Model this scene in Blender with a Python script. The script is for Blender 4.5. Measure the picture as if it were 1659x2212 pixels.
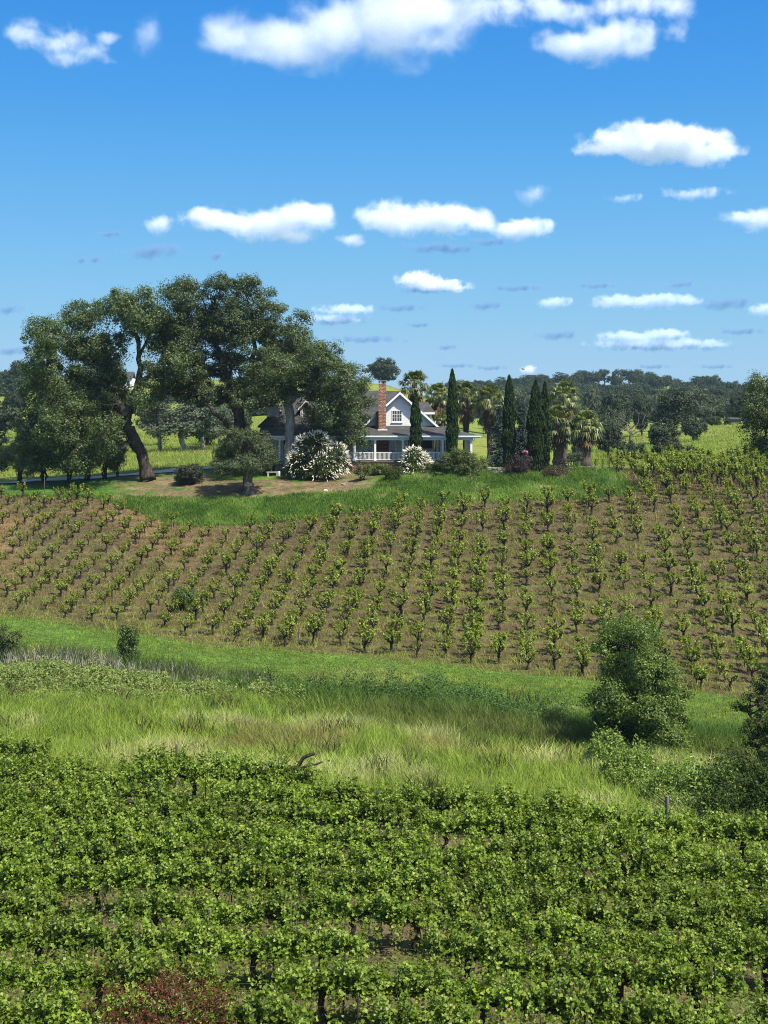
import bpy, math, random
import numpy as np
from mathutils import Vector, Matrix

# ------------------------------------------------------------------ clear
for o in list(bpy.data.objects):
    bpy.data.objects.remove(o)
scene = bpy.context.scene
COL = scene.collection
R = math.radians
rng = np.random.default_rng(7)
random.seed(7)

# ------------------------------------------------------------------ camera
# All measurements of the place are taken from one survey: F is the focal length in survey units,
# HOR the horizon line, CZ the height of the eye above the datum.
F, HOR, UC, CZ = 3000.0, 900.0, 829.5, 20.0
cam_d = bpy.data.cameras.new("camera")
cam = bpy.data.objects.new("camera", cam_d)
COL.objects.link(cam)
cam.location = (0, 0, CZ)
cam.rotation_euler = (R(90), 0, 0)
cam_d.sensor_fit = 'VERTICAL'
cam_d.sensor_height = 24.0
cam_d.sensor_width = 18.0
cam_d.lens = 24.0 * F / 2212.0
cam_d.shift_y = -(1106 - HOR) / 2212.0
cam_d.clip_start = 0.5
cam_d.clip_end = 20000
scene.camera = cam

# ------------------------------------------------------------------ sun and sky
SUN = Vector((0.53, -0.46, 1.0)).normalized()
sun_d = bpy.data.lights.new("sun", 'SUN')
sun_d.energy = 5.0
sun_d.angle = R(0.53)
sun_d.color = (1.0, 0.93, 0.775)
sun = bpy.data.objects.new("sun", sun_d)
COL.objects.link(sun)
sun.rotation_euler = SUN.to_track_quat('Z', 'Y').to_euler()

world = bpy.data.worlds.new("World")
scene.world = world
world.use_nodes = True
wn, wl = world.node_tree.nodes, world.node_tree.links
wn.clear()
w_out = wn.new('ShaderNodeOutputWorld')
w_bg = wn.new('ShaderNodeBackground')
w_sky = wn.new('ShaderNodeTexSky')
w_sky.sky_type = 'NISHITA'
w_sky.sun_disc = False
w_sky.sun_elevation = math.asin(SUN.z)
w_sky.sun_rotation = math.atan2(SUN.x, SUN.y)
w_sky.altitude = 0
w_sky.air_density = 1.0
w_sky.dust_density = 1.0
w_sky.ozone_density = 1.0
# the low sky is a deep clear blue, paler towards the horizon; higher up it is the plain sky model
w_tc = wn.new('ShaderNodeTexCoord')
w_sep = wn.new('ShaderNodeSeparateXYZ')
wl.new(w_tc.outputs['Generated'], w_sep.inputs[0])
w_el = wn.new('ShaderNodeMapRange')
w_el.inputs['From Min'].default_value = 0.0; w_el.inputs['From Max'].default_value = 0.32
wl.new(w_sep.outputs['Z'], w_el.inputs['Value'])
w_rp = wn.new('ShaderNodeValToRGB')
_st = [(0.0, (.36,.60,.83)), (.10, (.31,.565,.82)), (.25, (.205,.51,.81)), (.45, (.115,.425,.82)), (.70, (.042,.32,.79)), (.92, (.016,.25,.76)), (1.0, (.014,.235,.75))]
while len(w_rp.color_ramp.elements) < len(_st): w_rp.color_ramp.elements.new(.5)
for _e, (_p, _c) in zip(w_rp.color_ramp.elements, _st):
    _e.position = _p; _e.color = (*[5.3*q for q in _c], 1)
wl.new(w_el.outputs[0], w_rp.inputs[0])
w_up = wn.new('ShaderNodeMapRange')
w_up.inputs['From Min'].default_value = 0.31; w_up.inputs['From Max'].default_value = 0.48
w_up.inputs['To Min'].default_value = 0.92; w_up.inputs['To Max'].default_value = 0.0
wl.new(w_sep.outputs['Z'], w_up.inputs['Value'])
w_mx = wn.new('ShaderNodeMixRGB')
wl.new(w_up.outputs[0], w_mx.inputs[0])
wl.new(w_sky.outputs[0], w_mx.inputs[1])
wl.new(w_rp.outputs[0], w_mx.inputs[2])
wl.new(w_mx.outputs[0], w_bg.inputs['Color'])
w_bg.inputs['Strength'].default_value = 0.12
wl.new(w_bg.outputs[0], w_out.inputs['Surface'])

scene.view_settings.view_transform = 'Standard'
scene.view_settings.look = 'None'
scene.view_settings.exposure = 0.72
scene.view_settings.gamma = 1.0
scene.view_settings.use_curve_mapping = False
scene.render.engine = 'CYCLES'
scene.cycles.max_bounces = 10
scene.cycles.diffuse_bounces = 3
scene.cycles.glossy_bounces = 2
scene.cycles.transmission_bounces = 4
scene.cycles.volume_bounces = 10
scene.cycles.transparent_max_bounces = 8
scene.cycles.caustics_reflective = False
scene.cycles.caustics_refractive = False
scene.cycles.use_denoising = True
scene.cycles.use_adaptive_sampling = False
scene.cycles.denoising_prefilter = 'NONE'
scene.cycles.filter_width = 1.05

# ------------------------------------------------------------------ tagging
def tag(o, label=None, cat=None, group=None, kind=None):
    if label: o['label'] = label
    if cat: o['category'] = cat
    if group: o['group'] = group
    if kind: o['kind'] = kind
    return o

def empty(name, loc, rz=0.0, s=1.0):
    o = bpy.data.objects.new(name, None)
    COL.objects.link(o)
    o.location = loc
    o.rotation_euler = (0, 0, rz)
    o.scale = (s, s, s) if np.isscalar(s) else s
    o.empty_display_size = 0.2
    return o

def link(name, me, parent=None, loc=None):
    o = bpy.data.objects.new(name, me)
    COL.objects.link(o)
    if parent is not None: o.parent = parent
    if loc is not None: o.location = loc
    return o

def copy_tree(o, parent=None):
    c = o.copy()
    COL.objects.link(c)
    c.parent = parent
    for ch in list(o.children):
        copy_tree(ch, c)
    return c

ONES = ["", "first", "second", "third", "fourth", "fifth", "sixth", "seventh", "eighth", "ninth", "tenth", "eleventh",
        "twelfth", "thirteenth", "fourteenth", "fifteenth", "sixteenth", "seventeenth", "eighteenth", "nineteenth"]
TENS = ["", "", "twenty", "thirty", "forty", "fifty", "sixty"]
def nth(n):
    if n < 20: return ONES[n]
    if n % 10 == 0: return TENS[n // 10][:-1] + "ieth"
    return TENS[n // 10] + "-" + ONES[n % 10]

# ------------------------------------------------------------------ mesh helpers (numpy)
def mesh_np(name, verts, faces, mats, col=None, smooth=False, fmat=None):
    """verts (n,3); faces: list of int arrays (m,k)"""
    verts = np.asarray(verts, np.float32)
    me = bpy.data.meshes.new(name)
    me.vertices.add(len(verts))
    me.vertices.foreach_set("co", verts.ravel())
    starts, idx, s = [], [], 0
    for f in faces:
        f = np.asarray(f, np.int32)
        if len(f) == 0: continue
        m, k = f.shape
        starts.append(s + np.arange(m, dtype=np.int32) * k)
        idx.append(f.ravel()); s += m * k
    starts = np.concatenate(starts); idx = np.concatenate(idx)
    me.loops.add(len(idx)); me.polygons.add(len(starts))
    me.loops.foreach_set("vertex_index", idx)
    me.polygons.foreach_set("loop_start", starts)
    me.polygons.foreach_set("use_smooth", np.full(len(starts), smooth))
    if not isinstance(mats, (list, tuple)): mats = [mats]
    for m in mats: me.materials.append(m)
    if fmat is not None:
        me.polygons.foreach_set("material_index", np.asarray(fmat, np.int32))
    if col is not None:
        a = me.color_attributes.new("Col", 'FLOAT_COLOR', 'POINT')
        c = np.ones((len(verts), 4), np.float32); c[:, :3] = col
        a.data.foreach_set("color", c.ravel())
    me.update(); me.validate()
    return me

def unit(v):
    return v / np.maximum(np.linalg.norm(v, axis=-1, keepdims=True), 1e-9)

class MB:
    """collects simple solids into one mesh"""
    def __init__(self):
        self.v, self.f = [], []
    def poly(self, pts):
        n = len(self.v); self.v += [tuple(p) for p in pts]; self.f.append(tuple(range(n, n + len(pts))))
    def box(self, x0, x1, y0, y1, z0, z1):
        n = len(self.v)
        self.v += [(x0,y0,z0),(x1,y0,z0),(x1,y1,z0),(x0,y1,z0),(x0,y0,z1),(x1,y0,z1),(x1,y1,z1),(x0,y1,z1)]
        self.f += [tuple(n+i for i in q) for q in ((3,2,1,0),(4,5,6,7),(0,1,5,4),(1,2,6,5),(2,3,7,6),(3,0,4,7))]
    def prism(self, pts, axis, a0, a1):
        """extrude a closed outline; axis 'y': pts are (x,z), 'x': pts are (y,z), 'z': pts are (x,y)"""
        def mk(p, a):
            return {'y': (p[0], a, p[1]), 'x': (a, p[0], p[1]), 'z': (p[0], p[1], a)}[axis]
        n = len(self.v); k = len(pts)
        self.v += [mk(p, a0) for p in pts] + [mk(p, a1) for p in pts]
        self.f.append(tuple(n + i for i in range(k)))
        self.f.append(tuple(n + k + i for i in reversed(range(k))))
        for i in range(k):
            j = (i + 1) % k
            self.f.append((n+i, n+k+i, n+k+j, n+j))
    def slab(self, quad, t):
        """a flat plate: outline of 3 or 4 corners, thickened downwards by t"""
        n = len(self.v); k = len(quad)
        self.v += [tuple(p) for p in quad] + [(p[0], p[1], p[2] - t) for p in quad]
        self.f.append(tuple(n + i for i in range(k)))
        self.f.append(tuple(n + k + i for i in reversed(range(k))))
        for i in range(k):
            j = (i + 1) % k
            self.f.append((n+i, n+k+i, n+k+j, n+j))
    def bar(self, p0, p1, w, h):
        p0, p1 = Vector(p0), Vector(p1)
        d = (p1 - p0).normalized()
        s = d.cross(Vector((0,0,1)))
        s = Vector((1,0,0)) if s.length < 1e-4 else s.normalized()
        u = s.cross(d)
        n = len(self.v)
        for p in (p0, p1):
            for a, b in ((-1,-1),(1,-1),(1,1),(-1,1)):
                self.v.append(tuple(p + s*a*w/2 + u*b*h/2))
        self.f += [tuple(n+i for i in q) for q in ((0,1,2,3),(7,6,5,4),(0,4,5,1),(1,5,6,2),(2,6,7,3),(3,7,4,0))]
    def tube(self, pts, rads, k=7, cap=True):
        pts = [Vector(p) for p in pts]
        n0 = len(self.v)
        ref = Vector((0.3, 0.9, 0.1))
        for i, p in enumerate(pts):
            d = (pts[min(i+1, len(pts)-1)] - pts[max(i-1, 0)])
            d = d.normalized() if d.length > 1e-6 else Vector((0,0,1))
            a = d.cross(ref)
            if a.length < 0.05: a = d.cross(Vector((1,0,0)))
            a.normalize(); b = d.cross(a)
            for j in range(k):
                t = 2*math.pi*j/k
                self.v.append(tuple(p + (a*math.cos(t) + b*math.sin(t))*rads[i]))
        for i in range(len(pts)-1):
            for j in range(k):
                q = (j+1) % k
                self.f.append((n0+i*k+j, n0+i*k+q, n0+(i+1)*k+q, n0+(i+1)*k+j))
        if cap:
            self.f.append(tuple(n0+(len(pts)-1)*k+j for j in range(k)))
            self.f.append(tuple(n0+j for j in reversed(range(k))))
    def mesh(self, name, mat, smooth=False):
        me = bpy.data.meshes.new(name)
        me.from_pydata(self.v, [], self.f)
        me.materials.append(mat)
        if smooth:
            me.polygons.foreach_set("use_smooth", np.ones(len(me.polygons), bool))
        me.update()
        return me
    def build(self, name, mat, parent=None, smooth=False):
        return link(name, self.mesh(name, mat, smooth), parent)

def wiggle(p0, p1, n, amp, r, sag=0.0):
    """a crooked path between two points"""
    p0, p1 = np.array(p0, float), np.array(p1, float)
    L = np.linalg.norm(p1 - p0)
    t = np.linspace(0, 1, n)[:, None]
    pts = p0 + (p1 - p0) * t
    off = r.normal(0, amp * L, (n, 3)) * np.sin(np.pi * t)
    pts = pts + off
    pts[:, 2] += sag * L * np.sin(np.pi * t[:, 0])
    return pts

# ------------------------------------------------------------------ leaves
def leaf_faces(c, nrm, size, aspect=0.6, r=rng, axis=None, fold=0.12, shape='diamond'):
    """one small blade per centre. returns verts, faces"""
    n = len(c)
    nrm = unit(nrm)
    if axis is None:
        a = r.normal(size=(n, 3))
    else:
        a = np.array(axis, float)
    a = a - nrm * np.sum(a * nrm, 1, keepdims=True)
    t = unit(a)
    b = np.cross(nrm, t)
    s = np.asarray(size, float).reshape(-1, 1)
    asp = np.asarray(aspect, float).reshape(-1, 1)
    up = nrm * s * fold
    if shape == 'diamond':
        P = np.stack([c - t*s*.5, c + b*s*asp*.5 + up - t*s*.05, c + t*s*.5, c - b*s*asp*.5 + up - t*s*.05], 1)
        i = np.arange(n)[:, None] * 4
        return P.reshape(-1, 3), [i + np.array([0,1,2,3])]
    if shape == 'grape':
        w = s * asp
        P = np.stack([c - t*s*.42, c + b*w*.5 - t*s*.28 + up, c + b*w*.52 + t*s*.12 + up*1.2, c + b*w*.2 + t*s*.2 + up*.3, c + t*s*.55 - up*.6,
                      c - b*w*.2 + t*s*.2 + up*.3, c - b*w*.52 + t*s*.12 + up*1.2, c - b*w*.5 - t*s*.28 + up], 1)
        i = np.arange(n)[:, None] * 8
        return P.reshape(-1, 3), [np.concatenate([i + np.array([0,1,2,3]), i + np.array([0,3,4,5]), i + np.array([0,5,6,7])])]

def merge_geo(parts):
    vs, fs, o = [], {}, 0
    for v, faces in parts:
        for f in faces:
            f = np.asarray(f)
            fs.setdefault(f.shape[1], []).append(f + o)
        vs.append(v); o += len(v)
    return np.concatenate(vs), [np.concatenate(x) for x in fs.values()]

# ------------------------------------------------------------------ materials
def mat_new(name):
    m = bpy.data.materials.new(name); m.use_nodes = True
    n, l = m.node_tree.nodes, m.node_tree.links
    n.clear()
    out = n.new('ShaderNodeOutputMaterial')
    return m, n, l, out

def ramp(n, stops):
    r = n.new('ShaderNodeValToRGB')
    e = r.color_ramp.elements
    while len(e) < len(stops): e.new(0.5)
    for i, (p, c) in enumerate(stops):
        e[i].position = p; e[i].color = (*c, 1)
    return r

def leaf_mat(name, cols, trans=0.35, rough=0.5, spec=0.35, tcol=None):
    """leaves: each blade takes its own tone out of the ramp; light passes through"""
    m, n, l, out = mat_new(name)
    geo = n.new('ShaderNodeNewGeometry')
    k = len(cols)
    rp = ramp(n, [(i/(k-1), c) for i, c in enumerate(cols)])
    l.new(geo.outputs['Random Per Island'], rp.inputs[0])
    info = n.new('ShaderNodeObjectInfo')
    hs = n.new('ShaderNodeHueSaturation')
    mr = n.new('ShaderNodeMapRange')
    mr.inputs['To Min'].default_value = 0.82; mr.inputs['To Max'].default_value = 1.18
    l.new(info.outputs['Random'], mr.inputs['Value'])
    l.new(mr.outputs[0], hs.inputs['Value'])
    l.new(rp.outputs[0], hs.inputs['Color'])
    pb = n.new('ShaderNodeBsdfPrincipled')
    pb.inputs['Roughness'].default_value = rough
    pb.inputs['Specular IOR Level'].default_value = spec
    l.new(hs.outputs[0], pb.inputs['Base Color'])
    tr = n.new('ShaderNodeBsdfTranslucent')
    mul = n.new('ShaderNodeMixRGB'); mul.blend_type = 'MULTIPLY'; mul.inputs[0].default_value = 1.0
    mul.inputs[2].default_value = (*(tcol or (1.5, 1.55, 0.5)), 1)
    l.new(hs.outputs[0], mul.inputs[1]); l.new(mul.outputs[0], tr.inputs['Color'])
    mx = n.new('ShaderNodeMixShader'); mx.inputs[0].default_value = trans
    l.new(pb.outputs[0], mx.inputs[1]); l.new(tr.outputs[0], mx.inputs[2])
    l.new(mx.outputs[0], out.inputs['Surface'])
    return m

def noise_mat(name, cols, scale=4.0, rough=0.85, detail=6.0, bump=0.0, bscale=None, spec=0.2, stretch=None, dist=0.0):
    m, n, l, out = mat_new(name)
    tc = n.new('ShaderNodeTexCoord')
    src = tc.outputs['Object']
    if stretch:
        mp = n.new('ShaderNodeMapping'); mp.inputs['Scale'].default_value = stretch
        l.new(src, mp.inputs[0]); src = mp.outputs[0]
    nt = n.new('ShaderNodeTexNoise')
    nt.inputs['Scale'].default_value = scale; nt.inputs['Detail'].default_value = detail
    nt.inputs['Distortion'].default_value = dist
    l.new(src, nt.inputs['Vector'])
    k = len(cols)
    rp = ramp(n, [(0.28 + 0.44*i/(k-1), c) for i, c in enumerate(cols)])
    l.new(nt.outputs['Fac'], rp.inputs[0])
    pb = n.new('ShaderNodeBsdfPrincipled')
    pb.inputs['Roughness'].default_value = rough
    pb.inputs['Specular IOR Level'].default_value = spec
    l.new(rp.outputs[0], pb.inputs['Base Color'])
    if bump:
        n2 = n.new('ShaderNodeTexNoise'); n2.inputs['Scale'].default_value = bscale or scale*3; n2.inputs['Detail'].default_value = 6
        l.new(src, n2.inputs['Vector'])
        bp = n.new('ShaderNodeBump'); bp.inputs['Strength'].default_value = bump; bp.inputs['Distance'].default_value = 0.05
        l.new(n2.outputs['Fac'], bp.inputs['Height']); l.new(bp.outputs[0], pb.inputs['Normal'])
    l.new(pb.outputs[0], out.inputs['Surface'])
    return m

def attr_mat(name, trans=0.25, rough=0.7, noise=None, bump=0.0, spec=0.15):
    """colour comes from the mesh's own Col attribute (each blade, each soil zone has its own colour)"""
    m, n, l, out = mat_new(name)
    at = n.new('ShaderNodeAttribute'); at.attribute_name = 'Col'
    src = at.outputs['Color']
    pb = n.new('ShaderNodeBsdfPrincipled')
    pb.inputs['Roughness'].default_value = rough
    pb.inputs['Specular IOR Level'].default_value = spec
    if noise:
        tc = n.new('ShaderNodeTexCoord')
        last = src
        for sc, lo, hi in noise:
            nt = n.new('ShaderNodeTexNoise'); nt.inputs['Scale'].default_value = sc; nt.inputs['Detail'].default_value = 5
            l.new(tc.outputs['Object'], nt.inputs['Vector'])
            mr = n.new('ShaderNodeMapRange'); mr.inputs['From Min'].default_value = 0.3; mr.inputs['From Max'].default_value = 0.7
            mr.inputs['To Min'].default_value = lo; mr.inputs['To Max'].default_value = hi
            l.new(nt.outputs['Fac'], mr.inputs['Value'])
            mm = n.new('ShaderNodeMixRGB'); mm.blend_type = 'MULTIPLY'; mm.inputs[0].default_value = 1
            l.new(last, mm.inputs[1]); l.new(mr.outputs[0], mm.inputs[2]); last = mm.outputs[0]
            if bump:
                bp = n.new('ShaderNodeBump'); bp.inputs['Strength'].default_value = bump; bp.inputs['Distance'].default_value = 0.1
                l.new(nt.outputs['Fac'], bp.inputs['Height']); l.new(bp.outputs[0], pb.inputs['Normal'])
        src = last
    l.new(src, pb.inputs['Base Color'])
    if trans > 0:
        tr = n.new('ShaderNodeBsdfTranslucent'); l.new(src, tr.inputs['Color'])
        mx = n.new('ShaderNodeMixShader'); mx.inputs[0].default_value = trans
        l.new(pb.outputs[0], mx.inputs[1]); l.new(tr.outputs[0], mx.inputs[2])
        l.new(mx.outputs[0], out.inputs['Surface'])
    else:
        l.new(pb.outputs[0], out.inputs['Surface'])
    return m

def plain_mat(name, c, rough=0.6, spec=0.3, metal=0.0):
    m, n, l, out = mat_new(name)
    pb = n.new('ShaderNodeBsdfPrincipled')
    pb.inputs['Base Color'].default_value = (*c, 1); pb.inputs['Roughness'].default_value = rough
    pb.inputs['Specular IOR Level'].default_value = spec; pb.inputs['Metallic'].default_value = metal
    l.new(pb.outputs[0], out.inputs['Surface'])
    return m

M = {}
M['ground'] = attr_mat('ground', trans=0, rough=0.95, noise=((0.35, 0.78, 1.22), (1.7, 0.65, 1.35), (6.0, 0.6, 1.4), (19.0, 0.65, 1.35)), bump=0.9)
M['grass'] = attr_mat('grass_blades', trans=0.35, rough=0.55)
M['oak'] = leaf_mat('oak_leaves', [(.020,.038,.010), (.042,.074,.018), (.076,.118,.030), (.13,.17,.056)], trans=0.25, rough=0.45, spec=0.45)
M['oak_grey'] = leaf_mat('grey_oak_leaves', [(.04,.06,.022), (.07,.10,.036), (.115,.15,.06)], trans=0.2, rough=0.5)
M['far_oak'] = leaf_mat('distant_oak_leaves', [(.016,.032,.014), (.028,.048,.02), (.045,.066,.028)], trans=0.15, rough=0.6)
M['far_grey'] = leaf_mat('distant_grey_leaves', [(.05,.075,.045), (.075,.10,.065), (.11,.135,.09)], trans=0.2, rough=0.6)
M['olive'] = leaf_mat('olive_leaves', [(.08,.115,.045), (.14,.18,.08), (.22,.26,.14)], trans=0.25, rough=0.45)
M['cypress'] = leaf_mat('cypress_sprays', [(.008,.022,.006), (.018,.042,.010), (.04,.075,.018)], trans=0.1, rough=0.6, spec=0.2)
M['spruce'] = leaf_mat('blue_spruce_needles', [(.03,.055,.045), (.05,.085,.075), (.09,.13,.115)], trans=0.1, rough=0.6, spec=0.2)
M['palm'] = leaf_mat('palm_fronds', [(.05,.075,.018), (.10,.13,.03), (.19,.20,.06)], trans=0.25, rough=0.4, spec=0.5)
M['palm_dead'] = leaf_mat('dead_fronds', [(.06,.045,.025), (.13,.09,.045), (.24,.17,.08)], trans=0.15, rough=0.8, tcol=(1,.9,.6))
M['vine'] = leaf_mat('grape_leaves', [(.065,.11,.010), (.125,.195,.02), (.20,.285,.032), (.29,.365,.065)], trans=0.40, rough=0.42, spec=0.35, tcol=(1.35,1.45,.4))
M['bushvine'] = leaf_mat('young_grape_leaves', [(.085,.125,.014), (.165,.22,.028), (.265,.315,.05), (.36,.39,.09)], trans=0.42, rough=0.42, spec=0.4, tcol=(1.35,1.4,.4))
M['shrub'] = leaf_mat('shrub_leaves', [(.035,.065,.012), (.07,.12,.02), (.13,.185,.04)], trans=0.3, rough=0.45, spec=0.4)
M['thin_shrub'] = leaf_mat('loose_shrub_leaves', [(.05,.08,.02), (.085,.12,.03), (.15,.18,.06)], trans=0.3, rough=0.5)
M['yew'] = leaf_mat('yew_leaves', [(.022,.038,.009), (.045,.068,.015), (.08,.105,.027)], trans=0.18, rough=0.65, spec=0.18)
M['dark_shrub'] = leaf_mat('dark_shrub_leaves', [(.012,.018,.010), (.025,.032,.016), (.05,.055,.03)], trans=0.1, rough=0.5)
M['purple'] = leaf_mat('purple_leaves', [(.018,.010,.014), (.035,.018,.026), (.07,.045,.055)], trans=0.15, rough=0.5, tcol=(1.4,.6,.8))
M['rust'] = leaf_mat('rusty_leaves', [(.03,.035,.015), (.06,.045,.025), (.10,.06,.04)], trans=0.15, rough=0.55, tcol=(1.3,1,.6))
M['red_tip'] = leaf_mat('red_tip_leaves', [(.045,.045,.012), (.07,.020,.010), (.115,.030,.014), (.08,.055,.018), (.165,.045,.022)], trans=0.3, rough=0.45, tcol=(1.5,.9,.5))
M['painted_shade_thicket'] = leaf_mat('shade_painted_thicket_leaves', [(.018,.036,.008), (.034,.062,.013), (.06,.10,.024)], trans=0.25, rough=0.7, spec=0.12)  # thicket leaves with the right side's shade put into darker tones
M['young'] = leaf_mat('young_tree_leaves', [(.045,.08,.013), (.085,.14,.022), (.15,.21,.042)], trans=0.35, rough=0.42, spec=0.4)
M['weeds'] = leaf_mat('weed_leaves', [(.025,.065,.010), (.05,.11,.015), (.09,.16,.03)], trans=0.3)
M['thicket'] = leaf_mat('thicket_leaves', [(.06,.11,.015), (.13,.205,.03), (.24,.32,.06)], trans=0.35, rough=0.42, spec=0.45)
M['bramble'] = leaf_mat('bramble_leaves', [(.09,.14,.03), (.16,.22,.05), (.27,.32,.10)], trans=0.3, rough=0.5)
M['pink'] = leaf_mat('rose_petals', [(.55,.09,.17), (.7,.2,.3), (.8,.4,.45)], trans=0.25, rough=0.6, tcol=(1,.8,.8))
M['blossom'] = leaf_mat('white_blossom', [(.68,.63,.50), (.82,.77,.65), (.88,.85,.76)], trans=0.25, rough=0.7, tcol=(1,1,.9))
M['bark'] = noise_mat('oak_bark', [(.018,.014,.011), (.05,.04,.032), (.10,.085,.07)], scale=5, stretch=(1,1,.3), bump=0.9, rough=0.95)
M['bark_pale'] = noise_mat('pale_bark', [(.13,.12,.10), (.28,.255,.225), (.44,.41,.37)], scale=4, stretch=(1,1,.3), bump=0.8, rough=0.95)
M['bark_mid'] = noise_mat('grey_bark', [(.05,.043,.036), (.115,.10,.085), (.20,.18,.155)], scale=5, stretch=(1,1,.3), bump=0.9, rough=0.95)
M['bark_dark'] = noise_mat('vine_bark', [(.012,.010,.008), (.035,.028,.022), (.075,.062,.05)], scale=18, stretch=(1,1,.3), bump=0.9, rough=0.95)
M['wood_grey'] = noise_mat('weathered_post', [(.06,.05,.042), (.13,.115,.10), (.22,.20,.18)], scale=12, stretch=(1,1,.15), bump=0.5, rough=0.9)
M['steel_post'] = noise_mat('rusty_steel', [(.03,.025,.022), (.07,.055,.045)], scale=10, rough=0.7)
M['palm_trunk'] = noise_mat('palm_trunk', [(.04,.032,.026), (.10,.08,.065), (.19,.16,.13)], scale=6, stretch=(1,1,2.5), bump=1.0, rough=0.95)
M['white'] = noise_mat('white_paint', [(.74,.75,.76), (.80,.81,.81)], scale=1.5, rough=0.55, spec=0.3)
M['cream'] = noise_mat('cream_wall', [(.52,.49,.42), (.60,.57,.50)], scale=1.5, rough=0.7)
M['glass'] = plain_mat('window_glass', (.03,.035,.045), rough=0.06, spec=0.8)
M['dark'] = plain_mat('dark_interior', (.02,.018,.017), rough=0.8)
M['shade'] = noise_mat('black_mesh_shade', [(.010,.010,.011), (.018,.018,.02)], scale=3, rough=0.9)
M['iron'] = plain_mat('dark_iron', (.02,.022,.02), rough=0.55, spec=0.4)
M['concrete'] = noise_mat('pale_concrete', [(.40,.37,.33), (.52,.49,.45)], scale=0.8, rough=0.9, bump=0.2)
M['porch_deck'] = noise_mat('porch_boards', [(.12,.10,.085), (.19,.165,.145)], scale=3, rough=0.8)
M['stone'] = noise_mat('field_stone', [(.14,.125,.11), (.26,.24,.215), (.38,.35,.32)], scale=3.0, rough=0.95, bump=0.8)
M['pale_stone'] = noise_mat('pale_boulder', [(.55,.54,.52), (.70,.69,.67)], scale=5.0, rough=0.9, bump=0.4)

def siding_mat():
    m, n, l, out = mat_new('white_siding')
    tc = n.new('ShaderNodeTexCoord')
    wv = n.new('ShaderNodeTexWave'); wv.wave_type = 'BANDS'; wv.bands_direction = 'Z'; wv.wave_profile = 'SAW'
    wv.inputs['Scale'].default_value = 1.6
    l.new(tc.outputs['Object'], wv.inputs['Vector'])
    nt = n.new('ShaderNodeTexNoise'); nt.inputs['Scale'].default_value = 1.3; nt.inputs['Detail'].default_value = 6
    l.new(tc.outputs['Object'], nt.inputs['Vector'])
    rp = ramp(n, [(0.3, (.72,.73,.745)), (0.7, (.79,.80,.80))])
    l.new(nt.outputs['Fac'], rp.inputs[0])
    pb = n.new('ShaderNodeBsdfPrincipled'); pb.inputs['Roughness'].default_value = 0.6
    l.new(rp.outputs[0], pb.inputs['Base Color'])
    bp = n.new('ShaderNodeBump'); bp.inputs['Strength'].default_value = 0.35; bp.inputs['Distance'].default_value = 0.02
    l.new(wv.outputs['Fac'], bp.inputs['Height']); l.new(bp.outputs[0], pb.inputs['Normal'])
    l.new(pb.outputs[0], out.inputs['Surface'])
    return m
M['siding'] = siding_mat()

def shingle_mat():
    m, n, l, out = mat_new('grey_shingles')
    tc = n.new('ShaderNodeTexCoord')
    mp = n.new('ShaderNodeMapping'); mp.inputs['Scale'].default_value = (1, 1.0, 1)
    l.new(tc.outputs['Object'], mp.inputs[0])
    sep = n.new('ShaderNodeSeparateXYZ'); l.new(mp.outputs[0], sep.inputs[0])
    # courses follow the slope: use height for steep roofs, depth adds a little so flat roofs show courses as well
    ad = n.new('ShaderNodeMath'); ad.operation = 'MULTIPLY_ADD'; ad.inputs[1].default_value = 0.35
    l.new(sep.outputs['Y'], ad.inputs[0]); l.new(sep.outputs['Z'], ad.inputs[2])
    xa = n.new('ShaderNodeMath'); xa.operation = 'ADD'
    l.new(sep.outputs['X'], xa.inputs[0])
    ys = n.new('ShaderNodeMath'); ys.operation = 'MULTIPLY'; ys.inputs[1].default_value = 0.15; l.new(sep.outputs['Y'], ys.inputs[0]); l.new(ys.outputs[0], xa.inputs[1])
    cb = n.new('ShaderNodeCombineXYZ'); l.new(xa.outputs[0], cb.inputs['X']); l.new(ad.outputs[0], cb.inputs['Y'])
    bk = n.new('ShaderNodeTexBrick')
    bk.inputs['Scale'].default_value = 1.0; bk.inputs['Brick Width'].default_value = 0.5; bk.inputs['Row Height'].default_value = 0.17
    bk.inputs['Mortar Size'].default_value = 0.012; bk.inputs['Bias'].default_value = 0.0
    bk.inputs['Color1'].default_value = (.030,.031,.034,1); bk.inputs['Color2'].default_value = (.055,.056,.060,1); bk.inputs['Mortar'].default_value = (.03,.03,.031,1)
    l.new(cb.outputs[0], bk.inputs['Vector'])
    nt = n.new('ShaderNodeTexNoise'); nt.inputs['Scale'].default_value = 0.8; nt.inputs['Detail'].default_value = 8
    l.new(tc.outputs['Object'], nt.inputs['Vector'])
    mr = n.new('ShaderNodeMapRange'); mr.inputs['From Min'].default_value = .3; mr.inputs['From Max'].default_value = .7; mr.inputs['To Min'].default_value = .75; mr.inputs['To Max'].default_value = 1.25
    l.new(nt.outputs['Fac'], mr.inputs['Value'])
    mm = n.new('ShaderNodeMixRGB'); mm.blend_type = 'MULTIPLY'; mm.inputs[0].default_value = 1
    l.new(bk.outputs['Color'], mm.inputs[1]); l.new(mr.outputs[0], mm.inputs[2])
    pb = n.new('ShaderNodeBsdfPrincipled'); pb.inputs['Roughness'].default_value = 0.85
    l.new(mm.outputs[0], pb.inputs['Base Color'])
    l.new(pb.outputs[0], out.inputs['Surface'])
    return m
M['shingle'] = shingle_mat()

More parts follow.
